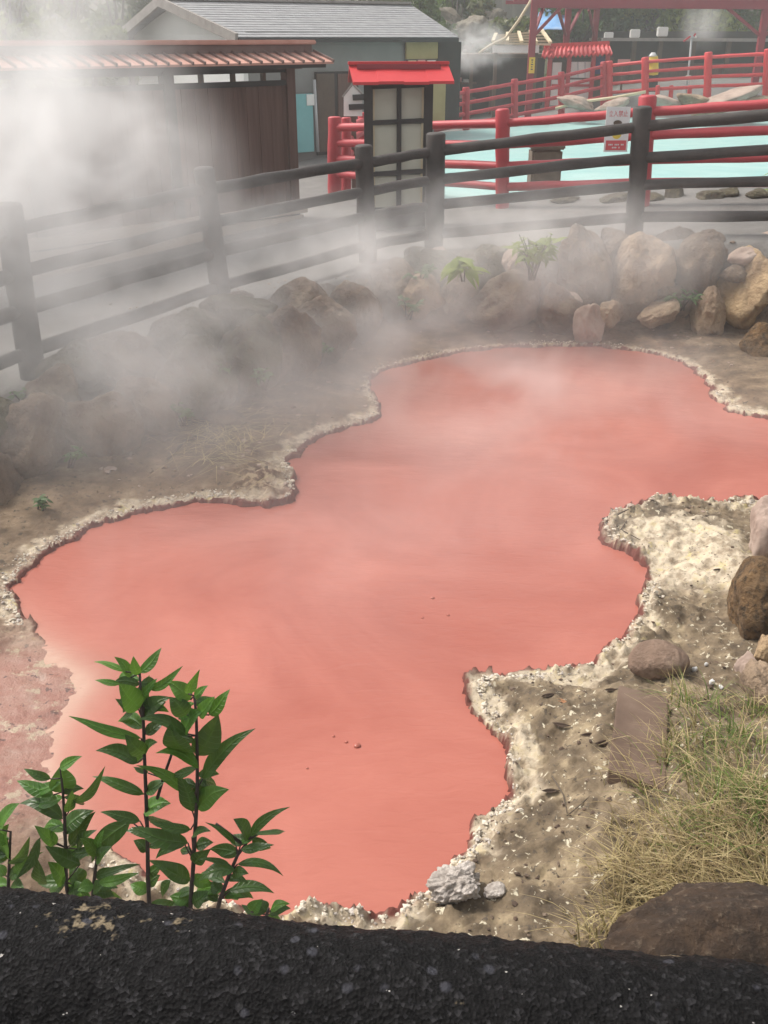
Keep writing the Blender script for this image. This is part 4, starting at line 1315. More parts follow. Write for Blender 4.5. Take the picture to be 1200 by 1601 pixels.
# ------------------------------------------------------------ notice kiosk
DK = 11.8
kb = at_d(622, 350, DK)
kb.z = float(zpath(kb.x))
ax = Vector((1, 0.12, 0)).normalized()
ay = Vector((-0.12, 1, 0)).normalized()
az_ = Vector((0, 0, 1))
kx = lambda px, y=220: msize(px - 622, DK, 1.0)
kz = lambda py: at_d(622, py, DK).z
root = empty('notice_board', kb, 'black-framed notice board with cream panels under a little red roof', 'notice board')


def kpt(px, py, off=0.0):
    q = kb + ax * kx(px) + ay * off
    return Vector((q.x, q.y, kz(py)))


for px in (575, 668):
    mb = MB(); mb.beam(Vector((kpt(px, 200).x, kpt(px, 200).y, kb.z - 0.1)), kpt(px, 128), 0.1, 0.1, 0.006)
    mb.build('post', M['wood_black'], root)
mb = MB()
for (x0, y0, x1, y1) in [(580, 192, 663, 189), (580, 136, 663, 133), (580, 272, 663, 268), (580, 330, 663, 326), (622, 134, 623, 334)]:
    mb.beam(kpt(x0, y0, -0.01), kpt(x1, y1, -0.01), 0.05, 0.05, 0.004, up=ay if x0 == 622 else az_)
mb.build('frame', M['wood_black'], root)
for (x0, y0, x1, y1) in [(581, 137, 619, 188), (626, 136, 662, 187), (581, 195, 619, 268), (626, 194, 662, 267), (581, 276, 619, 325), (626, 274, 662, 323)]:
    a, b = kpt(x0, y0), kpt(x1, y1)
    mb = MB(); mb.box(((a + b) / 2) + ay * 0.02, (Vector((b.x, b.y, 0)) - Vector((a.x, a.y, 0))).length, 0.015, abs(a.z - b.z), (ax, ay, az_))
    mb.build('panel', M['panel'], root)
for px in (583, 659):
    mb = MB(); mb.beam(kpt(px, 137, -0.002), kpt(px, 325, -0.002), 0.02, 0.035, 0, up=ay); mb.build('side_strip', M['cream'], root)
mb = MB(); mb.box((kpt(580, 200) + kpt(664, 200)) / 2 + ay * 0.045 + Vector((0, 0, -0.25)), kx(664) - kx(580), 0.02, 1.3, (ax, ay, az_)); mb.build('back_board', M['wood_black'], root)
mb = MB(); mb.box((kpt(580, 345) + kpt(664, 342)) / 2, kx(664) - kx(580), 0.03, 0.28, (ax, ay, az_)); mb.build('skirt_board', M['wood_black'], root)
# roof: overlapping red boards on both slopes
rz1, rz0 = kz(106) , kz(128)
rl, rr_ = kx(546), kx(697)
mb = MB()
nb = 4
for sgn in (-1, 1):
    for k in range(nb):
        x0 = rl + (rr_ - rl) * k / nb; x1 = rl + (rr_ - rl) * (k + 1) / nb
        up = 0.006 * (k % 2)
        T = kb + ay * 0.0; E = kb + ay * (sgn * 0.33)
        sk = 0.05
        vs = []
        for dz in (0, 0.03):
            for (q, z, xa, xb) in ((T, rz1, x0, x1), (E, rz0 - 0.02, x0 + sk * 0.3, x1 + sk * 0.3)):
                for x in (xa, xb):
                    w_ = q + ax * x
                    vs.append(Vector((w_.x, w_.y, z + dz + up)))
        mb.add(vs, [(0, 1, 3, 2), (4, 6, 7, 5), (0, 4, 5, 1), (2, 3, 7, 6), (0, 2, 6, 4), (1, 5, 7, 3)])
rf_ = mb.build('roof', M['red2'], root)
mb = MB(); mb.beam(Vector((*(kb + ax * (rl + 0.08) - ay * 0.09).xy, rz1 + 0.012)), Vector((*(kb + ax * (rr_ - 0.1) - ay * 0.09).xy, rz1 + 0.012)), 0.03, 0.05, 0.004)
mb.build('batten', M['maroon'], rf_)
mb = MB(); mb.beam(Vector((*(kb + ax * (rl - 0.01)).xy, rz1 + 0.045)), Vector((*(kb + ax * (rr_ + 0.01)).xy, rz1 + 0.045)), 0.09, 0.035, 0.006)
mb.build('ridge_cap', M['red2'], rf_)

# pointed white board
D2 = 15.6
bp = [at_d(x, y, D2) for x, y in [(537, 182), (537, 152), (551, 134), (566, 150), (566, 182)]]
mb = MB()
n5 = len(bp)
mb.add(bp + [q + Vector((0, 0.04, 0)) for q in bp], [tuple(range(n5))[::-1], tuple(range(n5, 2 * n5))] + [(i, (i + 1) % n5, n5 + (i + 1) % n5, n5 + i) for i in range(n5)])
gb = at_d(552, 182, D2); gb.z = float(zpath(gb.x))
root = empty('signpost', gb, 'white house-shaped board with two black bars beside the notice board', 'sign')
mb.build('board', M['white'], root)
mb = MB(); mb.beam(bp[1] + Vector((-0.02, 0.02, 0.0)), bp[2] + Vector((0, 0.02, 0.03)), 0.07, 0.025); mb.beam(bp[2] + Vector((0, 0.02, 0.03)), bp[3] + Vector((0.02, 0.02, 0)), 0.07, 0.025); mb.build('gable_trim', M['grey_timber'], root)
for (x0, x1, y) in ((551, 570, 153), (545, 570, 168)):
    mb = MB(); mb.beam(at_d(x0, y, D2 - 0.025), at_d(x1, y - 1, D2 - 0.025), 0.03, msize(8, D2)); mb.build('bar', M['black'], root)
mb = MB(); mb.beam(gb - Vector((0, -0.06, 0.1)), at_d(552, 178, D2) + Vector((0, 0.06, 0)), 0.08, 0.08); mb.build('post', M['wood_dark'], root)


# ------------------------------------------------------------ warning sign on the red fence
def text_obj(body, ctr, height, mat, parent, name='lettering', X=Vector((1, 0, 0)), Y=Vector((0, 0, 1)), vertical=False, width=None):
    cu = bpy.data.curves.new('lettering', 'FONT')
    cu.body = body
    cu.align_x = 'CENTER'; cu.align_y = 'CENTER'
    tmp = bpy.data.objects.new('lettering', cu)
    C.objects.link(tmp)
    dg = bpy.context.evaluated_depsgraph_get()
    me = bpy.data.meshes.new_from_object(tmp.evaluated_get(dg))
    bpy.data.objects.remove(tmp)
    co = np.array([v.co[:] for v in me.vertices])
    fs = [tuple(p.vertices) for p in me.polygons]
    mn, mx = co.min(0), co.max(0)
    sc = height / (mx[1] - mn[1])
    sx_ = width / (mx[0] - mn[0]) if width else sc
    co = (co - (mn + mx) / 2) * np.array([sx_, sc, 1])
    W = np.array(ctr)[None, :] + co[:, 0:1] * np.array(X)[None, :] + co[:, 1:2] * np.array(Y)[None, :]
    return link_mesh(name, W, fs, mat, parent)


sq = at_d(964, 203, 11.7)
cw, ch = msize(37, 11.7, 1), msize(62, 11.7, 1) * 1.05
root = empty('warning_sign', sq, 'white keep-out sign with red lettering wired to the red pond fence', 'sign')
Xs = Vector((1, 0.02, 0)).normalized()
Ys = Vector((-0.02, 0, 1))
mb = MB(); mb.box(sq, cw, 0.012, ch, (Xs, Vector((0, 1, 0)), Ys.normalized())); mb.build('board', M['sign_white'], root)
fr = sq + Vector((0, -0.008, 0))
text_obj('立入禁止', fr + Ys * ch * 0.355, ch * 0.135, M['sign_red'], root, width=cw * 0.8)
mb = MB(); mb.box(fr - Ys * ch * 0.35, cw * 0.86, 0.004, ch * 0.22, (Xs, Vector((0, 1, 0)), Ys.normalized())); mb.build('red_panel', M['sign_red'], root)
mb = MB()
for dy, wdt in ((-0.335, 0.66), (-0.40, 0.34)):
    n = int(wdt * 16)
    for i in range(n):
        x = (i + 0.5) / n - 0.5
        if i % 4 == 3: continue
        mb.box(fr + Vector((0, -0.004, 0)) + Ys * ch * dy + Xs * cw * wdt * x, cw * wdt / n * 0.7, 0.002, ch * 0.032, (Xs, Vector((0, 1, 0)), Ys.normalized()))
mb.build('small_print', M['sign_white'], root)
# faint upright figure in the middle of the sign, mostly behind the black rail
mb = MB()
def disc(mb, c, rx, ry, n=16):
    vs = [c + Xs * rx * math.cos(2 * math.pi * i / n) + Ys * ry * math.sin(2 * math.pi * i / n) for i in range(n)]
    mb.add(vs, [tuple(range(n))])
disc(mb, fr + Ys * ch * 0.09, cw * 0.17, ch * 0.1)
mb.build('figure_head', M['cream'], root)
mb = MB(); disc(mb, fr + Ys * ch * 0.15 + Vector((0, -0.002, 0)), cw * 0.18, ch * 0.06); mb.build('figure_helmet', M['brown'], root)
mb = MB(); disc(mb, fr - Ys * ch * 0.1, cw * 0.2, ch * 0.11); mb.build('figure_body', M['yellow'], root)

# ------------------------------------------------------------ roofed board wall at the left
wa = at_path(465, 341)
wb = at_path(50, 437)
wd_ = (wb - wa); wd_.z = 0; wlen = wd_.length; wd_.normalize()
wn = Vector((-wd_.y, wd_.x, 0))
if wn.y > 0: wn = -wn
LW = wlen + 4.5
root = empty('roofed_wall', Vector((wa.x, wa.y, float(zpath(wa.x)))), 'dark brown board wall with a faded red tiled roof, half hidden by steam', 'wall')


def wp(s, n, z):
    q = wa + wd_ * s + wn * n
    return Vector((q.x, q.y, z))


g0 = -0.35
fr3 = (wd_, wn, Vector((0, 0, 1)))
mb = MB()
nbd = int(LW / 0.18)
rb_ = random.Random(4)
for k in range(nbd):
    s0, s1 = LW * k / nbd, LW * (k + 1) / nbd
    mb.box(wp((s0 + s1) / 2, rb_.uniform(-0.004, 0.004), (g0 + 1.58) / 2 + 0.1), s1 - s0 - 0.004, 0.04, 1.58 - g0 - 0.2, fr3)
mb.build('board_panel', M['wood_dark'], root)
mb = MB(); mb.box(wp(LW / 2 - 0.05, 0.03, 0.08), LW + 0.1, 0.16, 0.12, fr3, 0.01); mb.box(wp(LW / 2 - 0.05, 0.02, g0 + 0.17), LW, 0.1, 0.34, fr3)
mb.build('sill_beam', M['wood_pale'], root)
mb = MB(); mb.box(wp(LW / 2, 0, 1.6), LW, 0.09, 0.06, fr3); mb.box(wp(LW / 2, 0, 1.74), LW, 0.06, 0.045, fr3); mb.box(wp(LW / 2 - 0.05, 0, 1.87), LW + 0.2, 0.14, 0.07, fr3)
mb.build('beam', M['wood_black'], root)
for k in range(7):
    s = 0.06 + k * 1.75
    if s > LW: break
    mb = MB(); mb.box(wp(s, -0.01, (g0 + 1.86) / 2), 0.13, 0.13, 1.86 - g0, fr3)
    mb.box(wp(s, 0, 1.8), 0.42, 0.12, 0.09, fr3, 0.02)
    mb.build('post', M['wood_black'] if k else M['wood_dark'], root)
for k in range(12):
    s = 0.45 + k * 0.45
    if abs((s - 0.06) % 1.75) < 0.2: continue
    mb = MB(); mb.box(wp(s, 0, 1.72), 0.05, 0.05, 0.25, fr3); mb.build('strut', M['brown'], root)
ze, zb, zc, zt = 1.84, 1.945, 2.01, 2.06
# corrugated slopes
for sgn in (1, -1):
    mb = MB()
    a0_, a1_ = wp(-0.3, sgn * 0.09, zb), wp(-0.3, sgn * 0.46, ze)
    b0_, b1_ = wp(LW + 0.05, sgn * 0.09, zb), wp(LW + 0.05, sgn * 0.46, ze)
    dn = Vector((0, 0, -0.025))
    mb.add([a0_, a1_, b1_, b0_, a0_ + dn, a1_ + dn, b1_ + dn, b0_ + dn], [(0, 1, 2, 3), (7, 6, 5, 4), (0, 4, 5, 1), (1, 5, 6, 2), (2, 6, 7, 3), (3, 7, 4, 0)])
    sheet = mb.build('roof_slope', M['tile_red'], root)
    mb = MB()
    nr_ = int((LW + 0.35) / 0.155)
    for i in range(nr_ + 1):
        s_ = -0.29 + (LW + 0.33) * i / nr_
        mb.beam(wp(s_, sgn * 0.08, zb + 0.012), wp(s_, sgn * 0.475, ze + 0.006), 0.022, 0.034)
    mb.build('seam_batten', M['ridge_dark'], sheet)
mb = MB(); mb.box(wp(LW / 2 - 0.1, 0, (zb + zc) / 2 + 0.0), LW + 0.3, 0.22, zc - zb + 0.05, fr3, 0.01); mb.build('ridge_base', M['ridge_dark'], root)
mb = MB(); mb.box(wp(LW / 2 - 0.12, 0, (zc + zt) / 2 + 0.02), LW + 0.34, 0.3, zt - zc, fr3, 0.012); mb.build('ridge_cap', M['tile_red'], root)
for sgn in (1, -1):
    mb = MB(); mb.box(wp(LW / 2 - 0.1, sgn * 0.4, ze - 0.04), LW + 0.2, 0.06, 0.05, fr3); mb.build('eave_board', M['wood_black'], root)

# ------------------------------------------------------------ grey house behind the wall
E0 = at_d(372, 62, 19.4); E1 = at_d(716, 56, 22.6)
G = at_d(250, 1, 21.6); G1 = at_d(640, 8, 24.4)
B0 = at_d(183, 62, 23.8)
B1 = B0 + (E1 - E0)
ez = (E0.z + E1.z) / 2
rz = (G.z + G1.z) / 2
for q in (E0, E1, B0, B1): q.z = ez
G.z = G1.z = rz
hx = (E1 - E0).normalized(); hn = (B0 - E0); hn.z = 0; hn.normalize()
hg = -0.3
hb = Vector((E0.x, E0.y, hg))
root = empty('house', hb, 'low grey house with a shingled roof and white gable behind the board wall', 'house')
# roof as stepped shingle courses
def slope(mb, a, b, c, d, rows=15, lift=0.009):
    """a-b eave edge, d-c ridge edge"""
    for k in range(rows):
        t0, t1 = k / rows, (k + 1) / rows
        nn = (b - a).cross(d - a).normalized()
        if nn.z < 0: nn = -nn
        p0, p1 = a.lerp(d, t0), b.lerp(c, t0)
        q0, q1 = a.lerp(d, t1), b.lerp(c, t1)
        vs = [p0 + nn * lift, p1 + nn * lift, q1 + nn * 0.001, q0 + nn * 0.001, p0 - nn * 0.06, p1 - nn * 0.06, q1 - nn * 0.06, q0 - nn * 0.06]
        mb.add(vs, [(0, 1, 2, 3), (4, 7, 6, 5), (0, 4, 5, 1), (1, 5, 6, 2), (2, 6, 7, 3), (3, 7, 4, 0)])


mb = MB()
slope(mb, E0, E1, G1, G)
slope(mb, B1, B0, G, G1)
vs = [E1, B1, G1]
mb.add([q + Vector((0, 0, 0.02)) for q in vs], [(0, 1, 2)])
roof = mb.build('roof', M['shingle'], root)
mb = MB(); mb.beam(G + Vector((0, 0, 0.03)) - hx * 0.05, G1 + Vector((0, 0, 0.03)), 0.2, 0.05, 0.01); mb.build('ridge_cap', M['grey_timber'], roof)
mb = MB()
mb.beam(E0 - hx * 0.03 + Vector((0, 0, -0.02)), G - hx * 0.03 + Vector((0, 0, -0.02)), 0.06, 0.17)
mb.beam(B0 - hx * 0.03 + Vector((0, 0, -0.02)), G - hx * 0.03 + Vector((0, 0, -0.02)), 0.06, 0.17)
mb.build('bargeboard', M['grey_timber'], roof)
mb = MB(); mb.beam(E0 + Vector((0, 0, -0.05)), E1 + Vector((0, 0, -0.05)), 0.05, 0.08); mb.build('gutter', M['black'], roof)
# walls
ins = 0.32
w0 = E0 + hn * ins + hx * 0.35; w1 = E1 + hn * ins - hx * 0.35
v0 = B0 - hn * ins + hx * 0.35; v1 = B1 - hn * ins - hx * 0.35
def wallq(mb, a, b, z0, z1, th, nn):
    mb.add([Vector((*a.xy, z0)), Vector((*b.xy, z0)), Vector((*b.xy, z1)), Vector((*a.xy, z1))] + [Vector((*(p + nn * th).xy, z)) for p, z in ((a, z0), (b, z0), (b, z1), (a, z1))],
           [(0, 1, 2, 3), (7, 6, 5, 4), (0, 4, 5, 1), (1, 5, 6, 2), (2, 6, 7, 3), (3, 7, 4, 0)])
mb = MB(); wallq(mb, w0, w1, hg, ez + 0.1, 0.12, hn); wallq(mb, w1, v1, hg, ez + 0.1, 0.12, -hx); mb.build('front_wall', M['grey_wall'], root)
mb = MB()
gp = G + hx * 0.35
mb.add([Vector((*w0.xy, hg)), Vector((*v0.xy, hg)), Vector((*v0.xy, ez + 0.05)), Vector((gp.x, gp.y, rz - 0.1)), Vector((*w0.xy, ez + 0.05))], [(0, 1, 2, 3, 4)])
o = mb.build('gable_wall', M['white_wall'], root)
so = o.modifiers.new('thick', 'SOLIDIFY'); so.thickness = 0.1
# fixtures on the front wall
def on_front(px, py, off=-0.03):
    """point where the view ray meets the front wall plane"""
    r = ray(px, py); o_ = Vector((0, 0, H))
    n = Vector((hn.x, hn.y, 0))
    t = ((w0 + n * off) - o_).dot(n) / r.dot(n)
    return o_ + r * t
def front_box(name, x0, y0, x1, y1, mat, off, th=0.05, parent=None):
    a, b = on_front(x0, y0, off), on_front(x1, y1, off)
    c_ = (a + b) / 2
    ln = (Vector((b.x, b.y, 0)) - Vector((a.x, a.y, 0))).length
    mb = MB(); mb.box(c_, ln, th, abs(a.z - b.z), (Vector((hx.x, hx.y, 0)).normalized(), Vector((hn.x, hn.y, 0)).normalized(), Vector((0, 0, 1))))
    return mb.build(name, mat, parent if parent is not None else root)
dr = front_box('doorway', 492, 113, 560, 238, M['dark'], -0.02)
front_box('door', 494, 116, 524, 236, M['brown'], -0.06, 0.04, dr)
front_box('door', 527, 116, 557, 236, M['wood_dark'], -0.05, 0.04, dr)
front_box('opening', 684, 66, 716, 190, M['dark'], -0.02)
front_box('ochre_board', 634, 64, 683, 92, M['ochre'], -0.03)
nb_ = front_box('notice_strip', 636, 93, 682, 108, M['brown'], -0.04)
front_box('paper', 638, 95, 650, 105, M['cream'], -0.07, 0.02, nb_)
front_box('paper', 653, 94, 664, 104, M['pink_board'], -0.07, 0.02, nb_)
front_box('paper', 668, 95, 680, 104, M['white'], -0.07, 0.02, nb_)
front_box('ochre_panel', 676, 108, 694, 190, M['ochre'], -0.05)
tl = front_box('panel', 452, 148, 490, 237, M['teal'], -0.12)
tl.parent = None
tl.location = tl.location + hb
tl.name = 'teal_panel'
tag(tl, 'tall teal panel leaning against the grey house wall', 'panel')
nt_ = front_box('paper', 479, 148, 491, 165, M['white'], -0.16, 0.02)
mb = MB(); mb.tube([on_front(491, 125, -0.14), on_front(497, 238, -0.14)], 0.03, 10); mb.build('downpipe', M['steel'], root, None, True)

# ------------------------------------------------------------ dark souvenir shop between house and pavilion
DS = 30.5
sp0 = at_d(690, 200, DS); sp1 = at_d(842, 200, DS)
sg = -0.2
zt_ = at_d(760, 92, DS).z
root = empty('shop', Vector(((sp0.x + sp1.x) / 2, DS, sg)), 'dark open-fronted shop between the grey house and the red pavilion', 'shop')
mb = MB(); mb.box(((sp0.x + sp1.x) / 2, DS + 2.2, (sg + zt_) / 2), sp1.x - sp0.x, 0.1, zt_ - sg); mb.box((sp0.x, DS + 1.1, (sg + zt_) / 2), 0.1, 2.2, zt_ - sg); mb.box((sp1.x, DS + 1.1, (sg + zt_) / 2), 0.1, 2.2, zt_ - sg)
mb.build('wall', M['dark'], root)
mb = MB(); mb.box(((sp0.x + sp1.x) / 2, DS + 1.0, zt_ + 0.06), sp1.x - sp0.x + 0.4, 2.9, 0.12, None, 0.02); mb.build('roof', M['brown'], root)
for px in (692, 735, 790, 840):
    q = at_d(px, 150, DS)
    mb = MB(); mb.box((q.x, DS, (sg + zt_) / 2), 0.1, 0.1, zt_ - sg); mb.build('post', M['brown'], root)
for py in (130, 155, 175):
    q = at_d(730, py, DS + 0.8)
    mb = MB(); mb.box((at_d(712, py, DS + 0.8).x, DS + 0.8, q.z), 1.2, 0.5, 0.05); mb.build('shelf', M['wood_dark'], root)
mb = MB(); mb.box((at_d(800, 150, DS).x, DS + 0.15, at_d(800, 165, DS).z), 1.3, 0.06, 1.3); mb.build('front_board', M['wood_dark'], root)
gi = random.Random(5)
k = 0
for (px, py) in [(697, 126), (706, 127), (717, 124), (728, 126), (698, 151), (709, 150), (722, 152), (703, 171), (716, 170), (729, 172)]:
    q = at_d(px, py, DS + 0.62)
    mt = gi.choice(['white', 'pink_board', 'cream', 'sign_red', 'ochre'])
    mb = MB(); hh_ = gi.uniform(0.08, 0.15)
    mb.box((q.x, q.y, q.z - 0.02), gi.uniform(0.08, 0.17), 0.12, hh_, None, 0.01)
    tag(mb.build('souvenir_box', M[mt], None, q), 'small boxed souvenir displayed on the shelves of the dark shop', 'box', 'souvenirs in the dark shop')

# pale lattice shelter roof beside the pavilion
DL = 29.0
lp = [at_d(770, 68, DL), at_d(860, 70, DL), at_d(846, 50, DL + 2.2), at_d(775, 56, DL + 2.2)]
root = empty('shelter', Vector((lp[0].x + 0.6, DL + 1, 0.0)), 'pale timber lattice shelter roof beside the yellow-tagged red post', 'shelter')
mb = MB()
for t in np.linspace(0, 1, 5):
    a, b = lp[0].lerp(lp[3], t), lp[1].lerp(lp[2], t)
    mb.beam(a, b, 0.16, 0.05)
for t in np.linspace(0, 1, 5):
    a, b = lp[0].lerp(lp[1], t) + Vector((0, 0, .05)), lp[3].lerp(lp[2], t) + Vector((0, 0, .05))
    mb.beam(a, b, 0.09, 0.05)
mb.build('lattice_roof', M['cream'], root)
mb = MB(); a, b = at_d(770, 77, DL), at_d(842, 77, DL)
mb.box((a + b) / 2, b.x - a.x, 0.06, msize(11, DL, 2)); mb.build('fascia', M['white'], root)
for px in (775, 838):
    q = at_d(px, 80, DL + 0.1)
    mb = MB(); mb.box((q.x, q.y, q.z / 2 - 0.1), 0.09, 0.09, q.z + 0.2); mb.build('post', M['brown'], root)
mb = MB(); q = at_d(812, 100, DL + 0.6); mb.box((q.x, q.y, 0.75), 1.3, 0.06, 1.7); mb.build('side_board', M['dark'], root)
# pipes
mb = MB(); mb.tube([at_d(748, 84, DL - 0.1), at_d(765, 72, DL - 0.1), at_d(790, 60, DL), at_d(812, 30, DL), at_d(834, -6, DL)], 0.035, 8)
tag(mb.build('steam_pipe', M['cream'], None, at_d(790, 60, DL), True), 'pale bent steam pipe rising past the lattice shelter', 'pipe')
mb = MB(); mb.tube([at_d(868, 170, 25.8), at_d(905, 160, 25.6), at_d(960, 153, 25.4), at_d(1009, 144, 25.3)], 0.035, 8)
tag(mb.build('water_pipe', M['cream'], None, at_d(905, 160, 25.6), True), 'thin pale pipe slanting over the far pond stones', 'pipe')

# ------------------------------------------------------------ red-roofed small kiosk across the pond
D3 = 29.0
root = empty('kiosk', Vector((at_d(902, 160, D3).x, D3, 0.3)), 'small kiosk with a corrugated bright red roof and white windows across the pond', 'kiosk')
vs, fs = [], []
a, b = at_d(846, 88, D3 - 0.5), at_d(957, 83, D3 - 0.5)
a2, b2 = at_d(850, 74, D3 + 0.2), at_d(952, 69.5, D3 + 0.2)
n = 96
for i in range(n + 1):
    t = i / n; hg_ = 0.03 * math.sin(t * 2 * math.pi * 16)
    vs += [a.lerp(b, t) + Vector((0, 0, hg_)), a2.lerp(b2, t) + Vector((0, 0, hg_)), a.lerp(b, t) + Vector((0, 0, hg_ - 0.05)), a2.lerp(b2, t) + Vector((0, 0, hg_ - 0.05))]
for i in range(n):
    p_, q_ = i * 4, i * 4 + 4
    fs += [(p_, q_, q_ + 1, p_ + 1), (p_ + 2, p_, q_, q_ + 2)[::-1], (p_ + 2, p_ + 3, q_ + 3, q_ + 2)]
rr2 = link_mesh('roof', vs, fs, M['red2'], root, None, True)
mb = MB(); mb.beam(a2 + Vector((0, 0, .02)), b2 + Vector((0, 0, .02)), 0.12, 0.12, 0.02); mb.build('ridge_cap', M['red2'], rr2)
for px in (860, 890, 928, 950):
    q = at_d(px, 86, D3 - 0.3)
    mb = MB(); mb.box((q.x, q.y, (q.z + 0.1) / 2 + 0.1), 0.11, 0.11, q.z - 0.1); mb.build('post', M['red'], root)
def kbx(name, x0, y0, x1, y1, d, mat, th=0.05):
    p_, q_ = at_d(x0, y0, d), at_d(x1, y1, d)
    mb = MB(); mb.box((p_ + q_) / 2, abs(q_.x - p_.x), th, abs(p_.z - q_.z)); return mb.build(name, mat, root)
kbx('back_wall', 858, 90, 952, 165, D3 + 0.3, M['brown'])
kbx('counter', 862, 125, 924, 165, D3 - 0.25, M['white'])
kbx('counter_board', 862, 132, 924, 136, D3 - 0.3, M['red'])
wn_ = kbx('window', 893, 97, 925, 122, D3 - 0.2, M['white'])
for px in (903, 914): 
    p_ = at_d(px, 97, D3 - 0.24); q_ = at_d(px, 122, D3 - 0.24)
    mb = MB(); mb.beam(p_, q_, 0.02, 0.05, up=Vector((0, 1, 0))); mb.build('mullion', M['steel'], wn_)
kbx('window', 864, 98, 876, 122, D3 - 0.2, M['white'])
kbx('banner', 932, 88, 950, 116, D3 - 0.22, M['navy'])

# ------------------------------------------------------------ red steel pavilion
root = empty('pavilion', Vector((at_d(1000, 130, 28).x, 28, 0.4)), 'maroon steel open pavilion with braced posts over the stalls', 'pavilion')
zt1 = at_d(830, 3, 27.0).z
pv = [(832, 27.0, 190), (885, 30.6, 165), (929, 33.6, 150), (1190, 27.6, 150)]
pq = []
for px, d, by in pv:
    q = at_d(px + 0, 60, d)
    pq.append(q)
    top = max(zt1, 2.95)
    mb = MB(); mb.beam(Vector((q.x, q.y, -0.3)), Vector((q.x, q.y, top)), 0.16, 0.16, 0.008, up=Vector((0, 1, 0))); mb.build('post', M['maroon'], root)
top = max(zt1, 2.95)
BZ = at_d(1000, 7, 27.5).z
mb = MB()
q0 = Vector((pq[0].x - 0.3, pq[0].y, BZ)); q1 = Vector((pq[3].x + 3, pq[0].y + 1.6 * 0 , BZ))
mb.beam(Vector((pq[0].x, 27.0, BZ)), Vector((pq[3].x + 3, 27.9, BZ - 0.03)), 0.16, 0.19, 0.01)
mb.build('beam', M['maroon'], root)
mb = MB(); mb.beam(Vector((pq[0].x, 27.0, BZ)), Vector((pq[2].x, 33.6, BZ + 0.1)), 0.14, 0.16, 0.01); mb.build('beam', M['maroon'], root)
for (q, dx, dy) in ((pq[0], 0.75, 0.07), (pq[1], 0.5, 0.8), (pq[1], -0.45, -0.8), (pq[2], -0.4, -0.8), (pq[3], -1.15, -0.1), (pq[3], 1.1, 0.1), (pq[0], 0.35, 0.7)):
    mb = MB(); mb.beam(Vector((q.x, q.y, BZ - 0.75)), Vector((q.x + dx, q.y + dy, BZ)), 0.07, 0.07)
    mb.build('brace', M['maroon'], root)
for k in range(4):
    mb = MB(); mb.beam(Vector((pq[0].x - 0.05, 27.2 + k * 1.9, top + 0.12)), Vector((pq[3].x + 3.4, 27.9 + k * 1.9, top + 0.12)), 0.08, 0.1); mb.build('purlin', M['maroon'], root)
# yellow tag on the nearest post
mb = MB(); a, b = at_d(831, 90, 26.88), at_d(831, 115, 26.88)
root = mb.box((a + b) / 2, msize(9, 26.9, 1.7), 0.03, a.z - b.z) or mb.build('post_sign', M['yellow'], None, (a + b) / 2)
tag(root, 'narrow upright yellow sign with black characters on the red pavilion post', 'sign')
cen = (a + b) / 2 + Vector((0, -0.02, 0))
hh_ = a.z - b.z
mb = MB()
for dz_, w_ in ((0.33, 0.05), (0.2, 0.03), (0.05, 0.055), (-0.1, 0.03), (-0.25, 0.05)):
    mb.box(cen + Vector((0, 0, hh_ * dz_)), w_, 0.006, hh_ * 0.07)
mb.build('lettering', M['black'], root)

# ------------------------------------------------------------ dark stall with white lamps
D4 = 34.0
l0, l1 = at_d(930, 62, D4), at_d(1072, 58, D4)
root = empty('food_stall', Vector(((l0.x + l1.x) / 2, D4, 0.6)), 'dark low-roofed stall topped by square white lamps behind the level red fence', 'stall')
mb = MB(); mb.beam(l0, l1 + Vector((4.5, 0, -0.1)), 2.4, 0.09); mb.build('roof', M['grey_timber'], root)
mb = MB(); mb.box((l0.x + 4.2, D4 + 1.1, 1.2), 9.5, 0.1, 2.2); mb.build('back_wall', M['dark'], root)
mb = MB(); mb.box((l0.x + 4.2, D4 - 0.6, at_d(1000, 118, D4).z), 9.0, 0.4, 0.7); mb.build('counter', M['wood_dark'], root)
for px in (938, 992, 1033, 1085, 1140):
    q = at_d(px, 62, D4 - 0.9)
    mb = MB(); mb.box((q.x, q.y, 1.3), 0.13, 0.13, 1.6); mb.build('post', M['brown'], root)
for k, (px, py, s, lab) in enumerate([(951, 57, 13, 'square white lamp box on the stall roof nearest the red kiosk'), (992, 53, 14, 'square white lamp box in the middle of the stall roof'), (1035, 50, 15, 'largest square white lamp box on the stall roof, beside the steam vent'), (1083, 60, 9, 'small dim white lamp box near the thin grey pole')]):
    q = at_d(px, py, D4 - 1.1)
    s_ = msize(s, D4, 2)
    mb = MB(); mb.box(q, s_, s_ * 0.7, s_ * 0.85, None, 0.02)
    o = mb.build('lamp_box', M['white'], None, q)
    mb = MB(); mb.box(q - Vector((0, 0, s_ * 0.5)), s_ * 0.6, s_ * 0.5, s_ * 0.25); mb.build('bracket', M['brown'], o)
    tag(o, lab, 'lamp', 'white lamp boxes on the dark stall')
